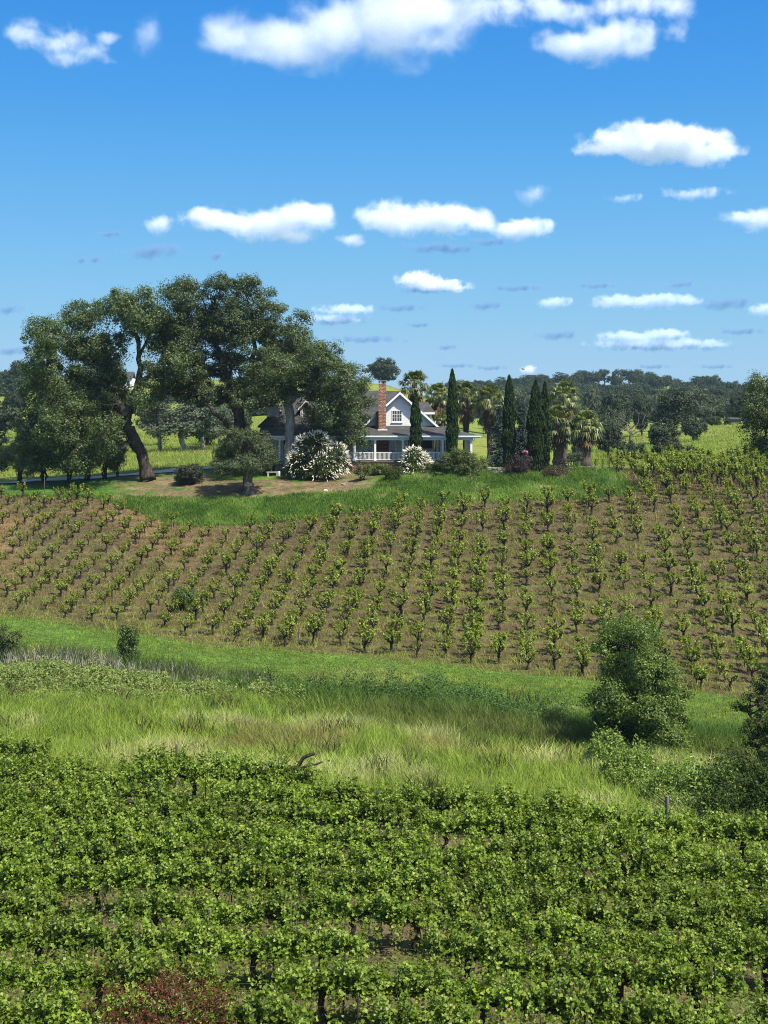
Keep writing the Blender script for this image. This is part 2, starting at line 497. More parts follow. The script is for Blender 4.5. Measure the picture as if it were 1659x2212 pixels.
def brick_mat(name, c1, c2, mortar, scale=1.0):
    m, n, l, out = mat_new(name)
    tc = n.new('ShaderNodeTexCoord')
    sep = n.new('ShaderNodeSeparateXYZ'); l.new(tc.outputs['Object'], sep.inputs[0])
    xa = n.new('ShaderNodeMath'); xa.operation = 'ADD'; l.new(sep.outputs['X'], xa.inputs[0]); l.new(sep.outputs['Y'], xa.inputs[1])
    cb = n.new('ShaderNodeCombineXYZ'); l.new(xa.outputs[0], cb.inputs['X']); l.new(sep.outputs['Z'], cb.inputs['Y'])
    nz = n.new('ShaderNodeTexNoise'); nz.inputs['Scale'].default_value = 2.5; l.new(tc.outputs['Object'], nz.inputs['Vector'])
    mx = n.new('ShaderNodeMixRGB'); mx.blend_type = 'LINEAR_LIGHT'; mx.inputs[0].default_value = 0.10
    l.new(cb.outputs[0], mx.inputs[1]); l.new(nz.outputs['Color'], mx.inputs[2])
    bk = n.new('ShaderNodeTexBrick'); bk.inputs['Scale'].default_value = scale
    bk.inputs['Brick Width'].default_value = 0.30; bk.inputs['Row Height'].default_value = 0.15; bk.inputs['Mortar Size'].default_value = 0.03
    bk.inputs['Color1'].default_value = (*c1,1); bk.inputs['Color2'].default_value = (*c2,1); bk.inputs['Mortar'].default_value = (*mortar,1)
    l.new(mx.outputs[0], bk.inputs['Vector'])
    pb = n.new('ShaderNodeBsdfPrincipled'); pb.inputs['Roughness'].default_value = 0.9
    l.new(bk.outputs['Color'], pb.inputs['Base Color'])
    bp = n.new('ShaderNodeBump'); bp.inputs['Strength'].default_value = 0.9; bp.inputs['Distance'].default_value = 0.03; bp.invert = True
    l.new(bk.outputs['Fac'], bp.inputs['Height']); l.new(bp.outputs[0], pb.inputs['Normal'])
    l.new(pb.outputs[0], out.inputs['Surface'])
    return m
M['brick'] = brick_mat('chimney_stone', (.36,.15,.095), (.52,.33,.24), (.11,.055,.04))
M['brick_dark'] = brick_mat('porch_brick', (.20,.08,.05), (.32,.17,.11), (.07,.04,.03))

# ------------------------------------------------------------------ terrain
DK = np.array([6,20,33,50,60,75,90,100,115,130,138,145,152,165,180,220,300,400,500,650,900,1300,3000], float)
COLS = {
   0: [-13,-14.2,-14.7,-15.1,-15.3,-15.5,-15.6,-15.6,-13.0,-9.5,-7.8,-7.3,-7.2,-7.0,-6.6,-6,-2,3,7.5,16,18,10,-10],
 210: [-13,-14.1,-14.6,-15.0,-15.2,-15.5,-16.0,-16.2,-13.3,-9.7,-7.7,-7.0,-6.7,-6.4,-6.0,-5.5,-2,3,9,18,18,10,-10],
 415: [-13,-14.0,-14.5,-14.8,-15.0,-15.6,-16.6,-16.8,-13.8,-10.0,-7.7,-6.6,-6.0,-5.7,-5.3,-4.8,-1.5,4,11,19,15,8,-10],
 620: [-13,-13.95,-14.4,-14.75,-15.0,-15.8,-16.8,-17.1,-13.4,-9.4,-7.5,-6.3,-5.7,-5.6,-5.4,-4.9,-1.3,6,12,16,10,5,-10],
 830: [-13,-13.9,-14.3,-14.7,-15.1,-16.0,-17.0,-17.4,-13.0,-8.2,-7.0,-6.0,-5.6,-5.5,-5.4,-5,-1,8,11.5,10,8,5,-10],
1000: [-13,-14.0,-14.5,-15.0,-15.4,-16.3,-17.4,-17.5,-12.8,-8.0,-6.9,-5.9,-5.5,-5.5,-5.6,-5.5,-4,-1,1.5,6,16,12,-10],
1245: [-13.2,-14.1,-14.7,-15.2,-15.7,-16.6,-17.8,-17.6,-12.6,-7.7,-6.6,-5.9,-5.5,-5.6,-5.9,-6.4,-6,-2,1.2,6.5,20,15,-10],
1450: [-13.4,-14.3,-14.9,-15.5,-16.0,-16.9,-18.3,-17.7,-12.5,-7.8,-6.6,-5.9,-5.5,-5.8,-6.1,-6.0,-4,-1.5,1.2,6.5,21,15,-10],
1659: [-13.5,-14.4,-15.0,-15.7,-16.2,-17.2,-18.8,-18.0,-12.5,-8.0,-7.0,-6.4,-6.0,-6.1,-6.3,-4.5,-1,-.5,1.2,6,17,14,-10],
}
UG = np.arange(-1500, 3160, 20.0)
LD = np.linspace(math.log(5), math.log(3200), 900)
def build_table():
    us = sorted(COLS)
    cols = []
    for u in us:
        z = np.interp(np.exp(LD), DK, COLS[u])
        k = np.hanning(31); k /= k.sum()
        zp = np.concatenate([np.full(15, z[0]), z, np.full(15, z[-1])])
        cols.append(np.convolve(zp, k, 'valid'))
    cols = np.array(cols)
    T = np.array([np.interp(UG, us, cols[:, j]) for j in range(len(LD))]).T
    k = np.hanning(11); k /= k.sum()
    Tp = np.concatenate([np.repeat(T[:1], 5, 0), T, np.repeat(T[-1:], 5, 0)])
    return np.array([np.convolve(Tp[:, j], k, 'valid') for j in range(T.shape[1])]).T
TAB = build_table()

def relief(x, y):
    a = (np.sin(x*0.61 + 1.3*np.sin(y*0.23)) + np.sin(y*0.53 + 1.7*np.sin(x*0.31)) + np.sin((x+y)*1.13)*0.5)
    far = np.clip((y - 180) / 400, 0, 1)
    return a * 0.05 + far * 1.6 * (np.sin(x*0.021 + 2) * np.sin(y*0.017 + x*0.006))

def ground(x, y):
    x = np.asarray(x, float); y = np.asarray(y, float)
    u = UC + F * x / np.maximum(y, 5)
    fu = np.clip((u - UG[0]) / 20.0, 0, len(UG) - 1.001)
    fd = np.clip((np.log(np.maximum(y, 5.01)) - LD[0]) / (LD[1] - LD[0]), 0, len(LD) - 1.001)
    iu, jd = fu.astype(int), fd.astype(int)
    a, b = fu - iu, fd - jd
    z = (TAB[iu, jd]*(1-a)*(1-b) + TAB[iu+1, jd]*a*(1-b) + TAB[iu, jd+1]*(1-a)*b + TAB[iu+1, jd+1]*a*b)
    return CZ + z + relief(x, y)

def gz(x, y): return float(ground(x, y))
def X(u, d): return (u - UC) / F * d
def Zv(v, d): return CZ + (HOR - v) / F * d
def at(u, d):
    x = X(u, d); return (x, d, gz(x, d))
def survey(x, y, z):
    return UC + F * x / y, HOR - F * (z - CZ) / y

# plan lines of the place (distance from the eye as a function of bearing u)
def lineu(tab):
    us = [p[0] for p in tab]; ds = [p[1] for p in tab]
    return lambda u: np.interp(u, us, ds)
FAR_EDGE = lineu([(-300,61.5),(0,60.0),(415,56),(620,53.2),(830,51.6),(1100,50.6),(1300,49.8),(1659,49.5),(2000,49)])       # end of the trellised vines
VBASE = lineu([(-300,105),(0,104),(300,102),(415,100.5),(830,98),(1245,93.8),(1659,90.5),(2000,90)])       # foot of the hillside vineyard
def vtop(u):
    u = np.asarray(u, float)
    return np.interp(u, [-300,0,180,240,330,420,520,620,830,1000,1250,1340,1380,1420,2000], [141,139.5,138,135.5,131,128.5,128.5,129,130,130.5,131.5,132.3,134,135,135])
def vines_end(u):
    u = np.asarray(u, float)
    return np.interp(u, [1290,1380,1659,2000], [150,153,157,158])
def on_brow(u, d):
    """the level corner of vines on the brow, right of the lawn"""
    return (u > 1384 - (d - 134)*4.6) & (d > 130) & (d < vines_end(u))
def in_vineyard(u, d, m=0.0):
    return (d > VBASE(u) + m) & ((d < vtop(u) - m) | on_brow(u, d))

def fbm(x, y, seed=0, octv=3, f0=1.0):
    r = np.random.default_rng(seed); s = 0.0; a = 1.0; tot = 0
    for o in range(octv):
        for _ in range(3):
            th = r.uniform(0, 6.28); ph = r.uniform(0, 6.28); k = f0 * 2**o * r.uniform(.7, 1.4)
            s = s + a * np.sin(k * (x*math.cos(th) + y*math.sin(th)) + ph + 1.2*np.sin(0.7*k*(x*math.cos(th+1.9) + y*math.sin(th+1.9)) + ph*2))
        tot += a * 1.7; a *= 0.55
    return s / tot      # about -1..1

def mixc(c, a, k):
    k = np.asarray(k)[..., None]
    return c * (1 - k) + np.asarray(a, float) * k
def sm(x, a, b):
    t = np.clip((x - a) / (b - a), 0, 1); return t*t*(3-2*t)

ROWDIR = np.array([0.10, 1.0])
def stripe(x, y):
    """cultivated strips across the slope between the vine lines: 0 bare .. 1 green"""
    t = (y - 0.16*x - 88.0) / 1.74 + 0.25*fbm(x, y, 5, 2, .35)
    return 0.5 + 0.5*np.cos(2*np.pi*(t - 0.5))

def soil_colour(x, y):
    """what the ground itself is made of, zone by zone"""
    u = UC + F * x / np.maximum(y, 5); d = y
    n1 = fbm(x, y, 11, 3, .25); n2 = fbm(x, y, 12, 3, .9)
    c = np.zeros(x.shape + (3,)); c[:] = (.105, .15, .028)
    # floor between the trellised rows
    k = 1 - sm(d, FAR_EDGE(u) - 1.5, FAR_EDGE(u) + 0.5)
    tan = mixc(np.broadcast_to(np.array((.125,.10,.052)), c.shape), (.085,.105,.028), sm(n2, -.2, .7))
    c = c*(1-k[...,None]) + tan*k[...,None]
    # meadow
    km = sm(d, FAR_EDGE(u) - .5, FAR_EDGE(u) + 1.0) * (1 - sm(d, VBASE(u) - 1, VBASE(u) + .5))
    mead = mixc(np.broadcast_to(np.array((.15,.18,.04)), c.shape), (.22,.21,.07), sm(n1, .1, .9))
    mead = mixc(mead, (.09,.16,.025), sm(d, VBASE(u) - 20, VBASE(u) - 11))
    c = c*(1-km[...,None]) + mead*km[...,None]
    # hillside vineyard
    kv = sm(d, VBASE(u) - .8, VBASE(u) + .8) * np.maximum(1 - sm(d, vtop(u) - .4, vtop(u) + .8), on_brow(u, d)*1.0)
    soil = mixc(np.broadcast_to(np.array((.090,.069,.037)), c.shape), (.175,.11,.058), sm(u, 700, 150) * sm(d, 106, 122) * sm(n1, -.5, .6)*.8)
    soil = mixc(soil, (.115,.13,.035), stripe(x, y)**2 * (.5 + .5*sm(d, 130, 104)) * sm(n2, -.9, .3))
    c = c*(1-kv[...,None]) + soil*kv[...,None]
    # lawn strip on the brow
    kl = sm(d, vtop(u) - .2, vtop(u) + .8) * (1 - sm(d, 149, 151)) * (1 - on_brow(u, d))
    lawn = mixc(np.broadcast_to(np.array((.05,.125,.015)), c.shape), (.09,.14,.03), sm(n1, 0, .9))
    c = c*(1-kl[...,None]) + lawn*kl[...,None]
    # leaf litter and bare earth under the oaks and on the bank
    v = HOR - F*(ground(x, y) - CZ)/y
    kb = sm(d, 136.2, 137.8) * (1 - sm(d, 148.5, 150.5)) * sm(u, 215, 330) * (1 - sm(u, 775, 835)) * sm(n2 + 1.2, .2, .7)
    lit = mixc(np.broadcast_to(np.array((.165,.125,.072)), c.shape), (.10,.12,.035), sm(n2, -.1, .8)*.75)
    c = c*(1-kb[...,None]) + lit*kb[...,None]
    # strip of watered lawn below the house
    kg = sm(d, 145.2, 145.8) * (1 - sm(d, 148.6, 149.2)) * sm(u, 450, 470) * (1 - sm(u, 640, 660))
    c = mixc(c, (.09,.17,.02), kg)
    # pasture behind
    kp = sm(d, 156, 162) * (1 - kv)
    pas = mixc(np.broadcast_to(np.array((.155,.205,.03)), c.shape), (.20,.215,.045), sm(fbm(x, y, 21, 3, .05), -.2, .9))
    pas = mixc(pas, (.11,.15,.03), sm(fbm(x, y*2.2, 22, 3, .09), .15, .8))
    c = c*(1-kp[...,None]) + pas*kp[...,None]
    # wooded ridge: leaf litter and scrub
    kr = sm(d, 560, 640)
    c = mixc(c, (.05,.065,.022), kr * np.where((u > 900), 1, .25))
    ridge = np.exp(-((u-1415)/75)**2) * sm(d, 780, 830) * (1 - sm(d, 905, 950))
    c = mixc(c, (.16,.21,.035), ridge)
    return c

def make_ground():
    d = np.concatenate([np.arange(6, 46, .9), np.arange(46, 160, .33), np.geomspace(160, 1350, 130)])
    b = np.concatenate([np.linspace(-1.5, -.36, 40), np.linspace(-.355, .355, 330), np.linspace(.36, 1.5, 40)])
    D, B = np.meshgrid(d, b, indexing='ij')
    x = D * B; y = D; z = ground(x, y)
    n, m = D.shape
    v = np.stack([x, y, z], -1).reshape(-1, 3)
    i = (np.arange(n-1)[:, None]*m + np.arange(m-1)[None]).reshape(-1, 1)
    f = i + np.array([0, 1, m+1, m])
    me = mesh_np('ground', v, [f], M['ground'], col=soil_colour(x, y).reshape(-1, 3), smooth=True)
    o = link('ground', me); tag(o, 'rolling ground of grass and bare vineyard soil', kind='structure')
make_ground()

# ------------------------------------------------------------------ grass, as masses nobody could count
def blades(x, y, h, w, lean, col, segs=2, r=rng, z=None):
    n = len(x)
    if z is None: z = ground(x, y) - 0.02
    base = np.stack([x, y, z], 1)
    th = r.uniform(0, 2*np.pi, n)
    face = np.stack([np.cos(th), np.sin(th)*.5, np.zeros(n)], 1)
    face = unit(face) * (w/2)[:, None]
    gx = fbm(x, y, 3, 2, .5)
    la = r.normal(0, .75, (n, 2)) + np.stack([-.12 + .5*gx, .15 + .2*gx], 1)
    ln = np.concatenate([la * (h*lean)[:, None], np.zeros((n, 1))], 1)
    H = np.zeros((n, 3)); H[:, 2] = h
    if segs == 1:
        P = np.stack([base - face, base + face, base + H + ln], 1)
        i = np.arange(n)[:, None]*3
        return P.reshape(-1, 3), [i + np.array([0,1,2])], np.repeat(col, 3, 0)
    mid = base + H*.6 + ln*.35
    P = np.stack([base - face, base + face, mid + face*.75, mid - face*.75, base + H*.95 + ln], 1)
    i = np.arange(n)[:, None]*5
    return P.reshape(-1, 3), [i + np.array([0,1,2,3]), i + np.array([3,2,4])], np.repeat(col, 5, 0)

def scatter(n, dmin, dmax, umin=-170, umax=1830, r=rng, power=1.0):
    """points spread evenly over the ground between two distances"""
    d = np.sqrt(r.uniform(dmin**2, dmax**2, n))
    u = r.uniform(umin, umax, n)
    return (u - UC)/F*d, d, u

def vary(c, r, amt=.25):
    n = len(c)
    k = r.uniform(1-amt, 1+amt, (n, 1)); t = r.normal(0, .06, (n, 1))
    return np.clip(c * k * (1 + np.concatenate([t, t*.2, -t], 1)), 0.005, 1)

def make_meadow():
    r = np.random.default_rng(31)
    x, y, u = scatter(520000, 46.5, 105, r=r)
    fe, vb = FAR_EDGE(u), VBASE(u)
    keep = (y > fe - .5 + r.uniform(-.6, .6, len(x))) & (y < vb + r.normal(0, .5, len(x)))
    n1 = fbm(x, y, 41, 3, .18); n2 = fbm(x, y, 42, 3, .5)
    t = (y - fe) / (vb - fe)                    # 0 at the trellised vines .. 1 at the foot of the hill
    keep &= r.uniform(0, 1, len(x)) < np.clip(.75 + .35*n2, .2, 1)
    x, y, u, t, n1, n2 = (a[keep] for a in (x, y, u, t, n1, n2))
    n = len(x)
    straw = sm(t + .10*n1, .62, .38)
    wash = sm(n2 + .3*n1, .2, 1.0) * straw
    c = np.zeros((n, 3)); c[:] = (.15, .225, .04)
    c = mixc(c, (.235, .33, .05), straw)
    c = mixc(c, (.47, .49, .19), wash)                                        # pale seeded sweeps
    c = mixc(c, (.24, .19, .08), sm(fbm(x, y, 43, 3, .30), .45, .95) * sm(t, .78, .5) * .6)       # brown docks
    band = np.exp(-((t - .55 + .05*n1)/.09)**2)
    bc = sm(u, 250, 500) * band
    c = mixc(c, (.05, .115, .015), bc*.9)
    c = mixc(c, (.10, .12, .03), np.exp(-((t-.45+.04*n1)/.07)**2) * sm(u, 500, 900)*.7)
    c = mixc(c, (.26, .29, .08), sm(n1, .15, .8) * sm(t, .6, .75) * .8)
    n3 = fbm(x, y, 44, 3, 1.4); n4 = fbm(x, y, 45, 2, 3.0)
    c = c * (1 + .22*n3 + .16*n4)[:, None]
    c = mixc(c, (.30, .35, .06), sm(n3 + .5*n2, .25, .9) * sm(t, .55, .75) * .7)
    c = mixc(c, (.09, .15, .025), sm(n3 - .4*n1, .35, .9) * .6)
    h = .22 + .45*straw + .25*wash + .65*bc
    h = h * (1 + .30*n3)
    h = h * r.uniform(.5, 1.3, n) * (1 - .45*sm(t, .72, .9))
    w = r.uniform(.018, .034, n) * (y/70)
    # scattered dark stands of docks and thistles
    k = 90
    cd = r.uniform(52, 92, k); cu = r.uniform(-60, 1250, k)
    ok = (cd > FAR_EDGE(cu) + 3) & (cd < VBASE(cu) - 12); cd, cu = cd[ok], cu[ok]
    m = 34
    ax = np.repeat((cu - UC)/F*cd, m) + r.normal(0, .42, len(cd)*m); ay = np.repeat(cd, m) + r.normal(0, .3, len(cd)*m)
    dk = np.array([(.045,.07,.016), (.10,.075,.03), (.06,.06,.022)])[r.integers(0, 3, len(cd))]
    x = np.concatenate([x, ax]); y = np.concatenate([y, ay]); h = np.concatenate([h, r.uniform(.6, 1.35, len(ax))]); w = np.concatenate([w, r.uniform(.03, .06, len(ax))]); c = np.concatenate([c, np.repeat(dk, m, 0)])
    v, f, cc = blades(x, y, h, w, .5, vary(np.clip(c, .004, 1), r, .28), 2, r)
    o = link('meadow_grass', mesh_np('meadow_grass', v, f, M['grass'], col=cc))
    tag(o, 'tall green and straw meadow grass filling the hollow between the two vineyards', 'grass', kind='stuff')

def make_slope_grass():
    r = np.random.default_rng(32)
    x, y, u = scatter(340000, 89, 158, r=r)
    keep = in_vineyard(u, y, -.4)
    st = stripe(x, y); n2 = fbm(x, y, 52, 3, .7)
    red = sm(u, 700, 150) * sm(y, 106, 122)
    keep &= r.uniform(0, 1, len(x)) < np.clip(.22 + .85*st + .35*n2 - .35*red, .05, 1)
    x, y, u, st, n2 = (a[keep] for a in (x, y, u, st, n2))
    n = len(x)
    c = np.zeros((n, 3)); c[:] = (.168, .125, .06)
    c = mixc(c, (.085, .062, .032), (r.uniform(0, 1, n) < .35).astype(float))
    g = st**2 * sm(n2, -1.0, .3) * (.35 + .75*sm(y, 132, 104)) * (.55 + .45*sm(u, 100, 900)) * 1.2 + .8*sm(y - VBASE(u), 5, 0)
    g = np.where(r.uniform(0, 1, n) < np.clip(g, 0, .9), 1.0, 0.0)
    c = mixc(c, (.225, .26, .05), g)
    n3 = fbm(x, y, 53, 3, 2.2)
    c = c * (1 + .3*n3)[:, None]
    h = r.uniform(.08, .38, n) * (1 + .6*n3) * (1 + .6*g)
    w = r.uniform(.03, .06, n) * (y/115)
    v, f, cc = blades(x, y, h, w, .7, vary(c, r, .3), 1, r)
    o = link('dry_grass', mesh_np('dry_grass', v, f, M['grass'], col=cc))
    tag(o, 'mown dry brown and green grass strips between the hillside bush vines', 'grass', kind='stuff')

def make_lawn():
    r = np.random.default_rng(33)
    x, y, u = scatter(230000, 127, 152, r=r)
    n1 = fbm(x, y, 61, 3, .35); n2 = fbm(x, y, 62, 3, 1.1)
    lim = np.interp(u, [-200, 180, 240, 420, 700, 800, 830, 1000, 1400], [139.8, 139.5, 139, 137.3, 137, 137.5, 143, 146, 149])
    keep = (y > vtop(u) - .2) & (y < lim + .5*n2) & ~on_brow(u, y)
    x, y, u, n1, n2 = (a[keep] for a in (x, y, u, n1, n2))
    n = len(x)
    c = np.zeros((n, 3)); c[:] = (.092, .172, .024)
    c = mixc(c, (.15, .235, .04), sm(n1, -.1, .8))
    c = mixc(c, (.24, .26, .09), sm(n2 + .4*n1, .4, 1.0)*.8)
    n3 = fbm(x, y, 63, 3, 2.0)
    c = c * (1 + .30*n3 + .25*n1)[:, None]
    c = mixc(c, (.05, .11, .015), sm(fbm(x, y, 64, 3, .8), .3, .8)*.7)
    h = r.uniform(.18, .5, n) * (1 + .5*sm(u, 850, 950)*sm(y, 138, 142)) * (1 + .35*n3)
    w = r.uniform(.03, .055, n)
    v, f, cc = blades(x, y, h, w, .6, vary(c, r, .22), 2, r)
    o = link('lawn_grass', mesh_np('lawn_grass', v, f, M['grass'], col=cc))
    tag(o, 'bright green uncut grass on the brow below the house', 'grass', kind='stuff')

def make_pasture_grass():
    r = np.random.default_rng(34)
    x, y, u = scatter(150000, 156, 330, r=r)
    n1 = fbm(x, y, 71, 3, .10); n2 = fbm(x, y, 72, 3, .4)
    keep = (y > 158) & ((u > 1240) | (u < 620)) & ~on_brow(u, y) & (r.uniform(0, 1, len(x)) < np.clip((330 - y)/120, 0, 1)) & ((u < 1290) | (y > vines_end(u) + 1))
    x, y, u, n1, n2 = (a[keep] for a in (x, y, u, n1, n2))
    n = len(x)
    c = np.zeros((n, 3)); c[:] = (.20, .27, .04)
    c = mixc(c, (.28, .30, .07), sm(n1, -.1, .8))
    c = mixc(c, (.28, .25, .10), sm(n2, .3, .9) * sm(u, 700, 600) * .8)
    h = r.uniform(.25, .65, n); w = r.uniform(.06, .11, n) * (y/200)
    v, f, cc = blades(x, y, h, w, .6, vary(c, r, .2), 1, r)
    o = link('pasture_grass', mesh_np('pasture_grass', v, f, M['grass'], col=cc))
    tag(o, 'sunlit yellow green pasture grass behind the house', 'grass', kind='stuff')

def make_floor_grass():
    r = np.random.default_rng(35)
    x, y, u = scatter(150000, 24, 58, r=r)
    keep = (y < FAR_EDGE(u))
    n2 = fbm(x, y, 82, 3, .8)
    keep &= r.uniform(0, 1, len(x)) < np.clip(.55 + .5*n2, .1, 1)
    x, y, u, n2 = (a[keep] for a in (x, y, u, n2))
    n = len(x)
    c = np.zeros((n, 3)); c[:] = (.19, .16, .075)
    c = mixc(c, (.11, .14, .03), (r.uniform(0, 1, n) < .4).astype(float))
    v, f, cc = blades(x, y, r.uniform(.05, .2, n), r.uniform(.012, .025, n), .8, vary(c, r, .3), 1, r)
    o = link('vineyard_floor_grass', mesh_np('vineyard_floor_grass', v, f, M['grass'], col=cc))
    tag(o, 'sparse dry grass on the floor under the trellised vines', 'grass', kind='stuff')

def make_reeds():
    r = np.random.default_rng(36)
    vs = []
    def band(n, fu, fd, hmin, hmax, dead):
        u, d = fu(n), fd(n)
        x = (u-UC)/F*d
        c = np.zeros((n, 3)); c[:] = (.07, .11, .025)
        dd = (r.uniform(0, 1, n) < dead).astype(float)
        c = mixc(c, (.46, .42, .36), dd)
        h = r.uniform(hmin, hmax, n) * (1 - .25*dd)
        return blades(x, d, h, r.uniform(.03, .05, n), .28, vary(c, r, .25), 2, r)
    cl = lambda lo, hi, k: (lambda n: np.clip(r.choice(r.uniform(lo, hi, k), n) + r.normal(0, 6, n), lo-10, hi+10))
    parts = [band(2600, cl(50, 265, 26), lambda n: r.normal(86.5, 1.0, n), .9, 1.9, .6),
             band(1500, cl(240, 420, 22), lambda n: r.normal(84, 1.3, n), .9, 1.9, .35),
             band(1700, cl(410, 585, 24), lambda n: r.normal(82, 1.0, n), .8, 1.6, .4),
             band(700, cl(0, 60, 8), lambda n: r.normal(88, 1.0, n), .8, 1.6, .5)]
    o = 0; V = []; F4 = []; F3 = []; C = []
    for v, f, c in parts:
        V.append(v); F4.append(f[0]+o); F3.append(f[1]+o); C.append(c); o += len(v)
    ob = link('reed_bed', mesh_np('reed_bed', np.concatenate(V), [np.concatenate(F4), np.concatenate(F3)], M['grass'], col=np.concatenate(C)))
    tag(ob, 'strip of grey dead and green cattail reeds along the wet hollow', 'reeds', kind='stuff')

def make_ground_cover():
    """low bramble thicket on the left of the hollow and other leafy masses"""
    r = np.random.default_rng(37)
    def mass(name, n, umin, umax, dmin, dmax, hmax, size, mat, label, edge, seed):
        x, y, u = scatter(n, dmin, dmax, umin, umax, r)
        n1 = fbm(x, y, seed, 3, .55); n2 = fbm(x, y, seed+1, 3, 1.6)
        e = edge(u, y)
        keep = e + .25*n1 > r.uniform(0, .5, len(x))
        x, y, u, n1, n2, e = (a[keep] for a in (x, y, u, n1, n2, e))
        n3 = fbm(x, y, seed+2, 2, 4.0)
        top = hmax * np.clip(e, 0, 1)**.6 * (.66 + .30*n1 + .26*n2 + .18*n3) * np.where(r.uniform(0, 1, len(x)) < .10, r.uniform(1.0, 1.45, len(x)), 1)
        z = ground(x, y) + np.maximum(top, .05) * r.uniform(.25, 1.0, len(x))**.6
        nr = r.normal(0, .6, (len(x), 3)) + np.array([.1, -.25, .9])
        v, f = leaf_faces(np.stack([x, y, z], 1), nr, r.uniform(.6, 1.2, len(x))*size, .7, r)
        o = link(name, mesh_np(name, v, f, mat)); tag(o, label, 'undergrowth', kind='stuff')
    def e1(u, d):   # left bramble: a lens from the left edge towards the middle
        c = np.interp(u, [-300, 0, 300, 520, 640], [80.5, 80, 79, 77.5, 76]); w = np.interp(u, [-300, 0, 300, 450, 640], [7, 6.2, 5, 3.5, .3])
        return 1 - ((d - c)/w)**2
    mass('bramble_patch', 150000, -170, 660, 70, 90, 1.35, .15, M['bramble'], 'low leafy bramble thicket spreading over the left of the hollow', e1, 91)
    def e2(u, d):   # dark green rushes and weeds, middle
        c = np.interp(u, [560, 640, 830, 1170, 1240], [82, 80.5, 78.5, 74.5, 74]); w = np.interp(u, [560, 700, 830, 1100, 1180, 1240], [.2, 1.3, 2.0, 2.6, 2.2, .2])
        return 1 - ((d - c)/w)**2
    mass('weed_bank', 90000, 560, 1260, 69, 84, 2.1, .12, M['weeds'], 'dark green weeds along the ditch across the middle of the hollow', e2, 95)

def make_thicket():
    r = np.random.default_rng(38)
    x, y, u = scatter(150000, 50, 64, 1260, 1860, r)
    n1 = fbm(x, y, 98, 3, .6); n2 = fbm(x, y, 99, 3, 1.5)
    c = np.interp(u, [1260, 1340, 1450, 1600, 1860], [62.5, 60.5, 57.5, 55.5, 55]); w = np.interp(u, [1260, 1320, 1450, 1600, 1860], [.6, 3.0, 4.0, 4.2, 4.5])
    e = 1 - ((y - c)/w)**2
    keep = e + .35*n1 > r.uniform(.0, .5, len(x))
    x, y, u, n1, n2, e = (q[keep] for q in (x, y, u, n1, n2, e))
    n3 = fbm(x, y, 100, 2, 3.5)
    top = 2.0 * np.clip(e + .1, 0, 1)**.5 * (.58 + .40*n1 + .36*n2 + .22*n3) * np.where(r.uniform(0, 1, len(x)) < .12, r.uniform(1.0, 1.5, len(x)), 1)
    z = ground(x, y) + np.maximum(top, .1) * r.uniform(.15, 1.0, len(x))**.7
    dk = u + 55*n1 + 30*n2 - 14*(y - 56) + r.normal(0, 38, len(u)) > 1590  # right part takes the leaf colour that has shade painted in
    for sel, mat, lab in ((~dk, 'thicket', 'bright green leafy thicket in front of the lone young tree'), (dk, 'painted_shade_thicket', 'thicket with shade painted into its dark leaves at the right edge of the hollow')):
        q = np.stack([x, y, z], 1)[sel]
        v, f = leaf_faces(q, r.normal(0, .65, (len(q), 3)) + np.array([.1, -.3, .8]), r.uniform(.6, 1.25, len(q))*.135, .6, r)
        o = link('thicket', mesh_np('thicket', v, f, M[mat])); tag(o, lab, 'thicket', kind='stuff')
make_thicket()
make_meadow(); make_slope_grass(); make_lawn(); make_pasture_grass(); make_floor_grass(); make_reeds(); make_ground_cover()

# ------------------------------------------------------------------ driveway
def make_road():
    pts = [(-260,149,1.3),(0,150.5,1.3),(150,152.2,1.3),(280,153.8,1.4),(330,154.6,1.7),(380,156.5,2.2),(430,157.5,2.0),(500,158,1.6),(560,158,1.6),(640,159,1.6)]
    us = np.linspace(-260, 640, 90)
    ds = np.interp(us, [p[0] for p in pts], [p[1] for p in pts]); ws = np.interp(us, [p[0] for p in pts], [p[2] for p in pts])
    k = np.hanning(9); k /= k.sum()
    ds = np.convolve(np.pad(ds, 4, 'edge'), k, 'valid')
    x = (us-UC)/F*ds
    rows = []
    for t in (-1, -.5, 0, .5, 1):
        yy = ds + t*ws
        rows.append(np.stack([x, yy, ground(x, yy) + .10], 1))
    v = np.stack(rows, 1).reshape(-1, 3); m = 5
    i = (np.arange(len(us)-1)[:, None]*m + np.arange(m-1)[None]).reshape(-1, 1)
    o = link('driveway', mesh_np('driveway', v, [i + np.array([0, m, m+1, 1])], M['concrete'], smooth=True))
    tag(o, 'pale concrete driveway curving behind the oaks', kind='structure')
make_road()

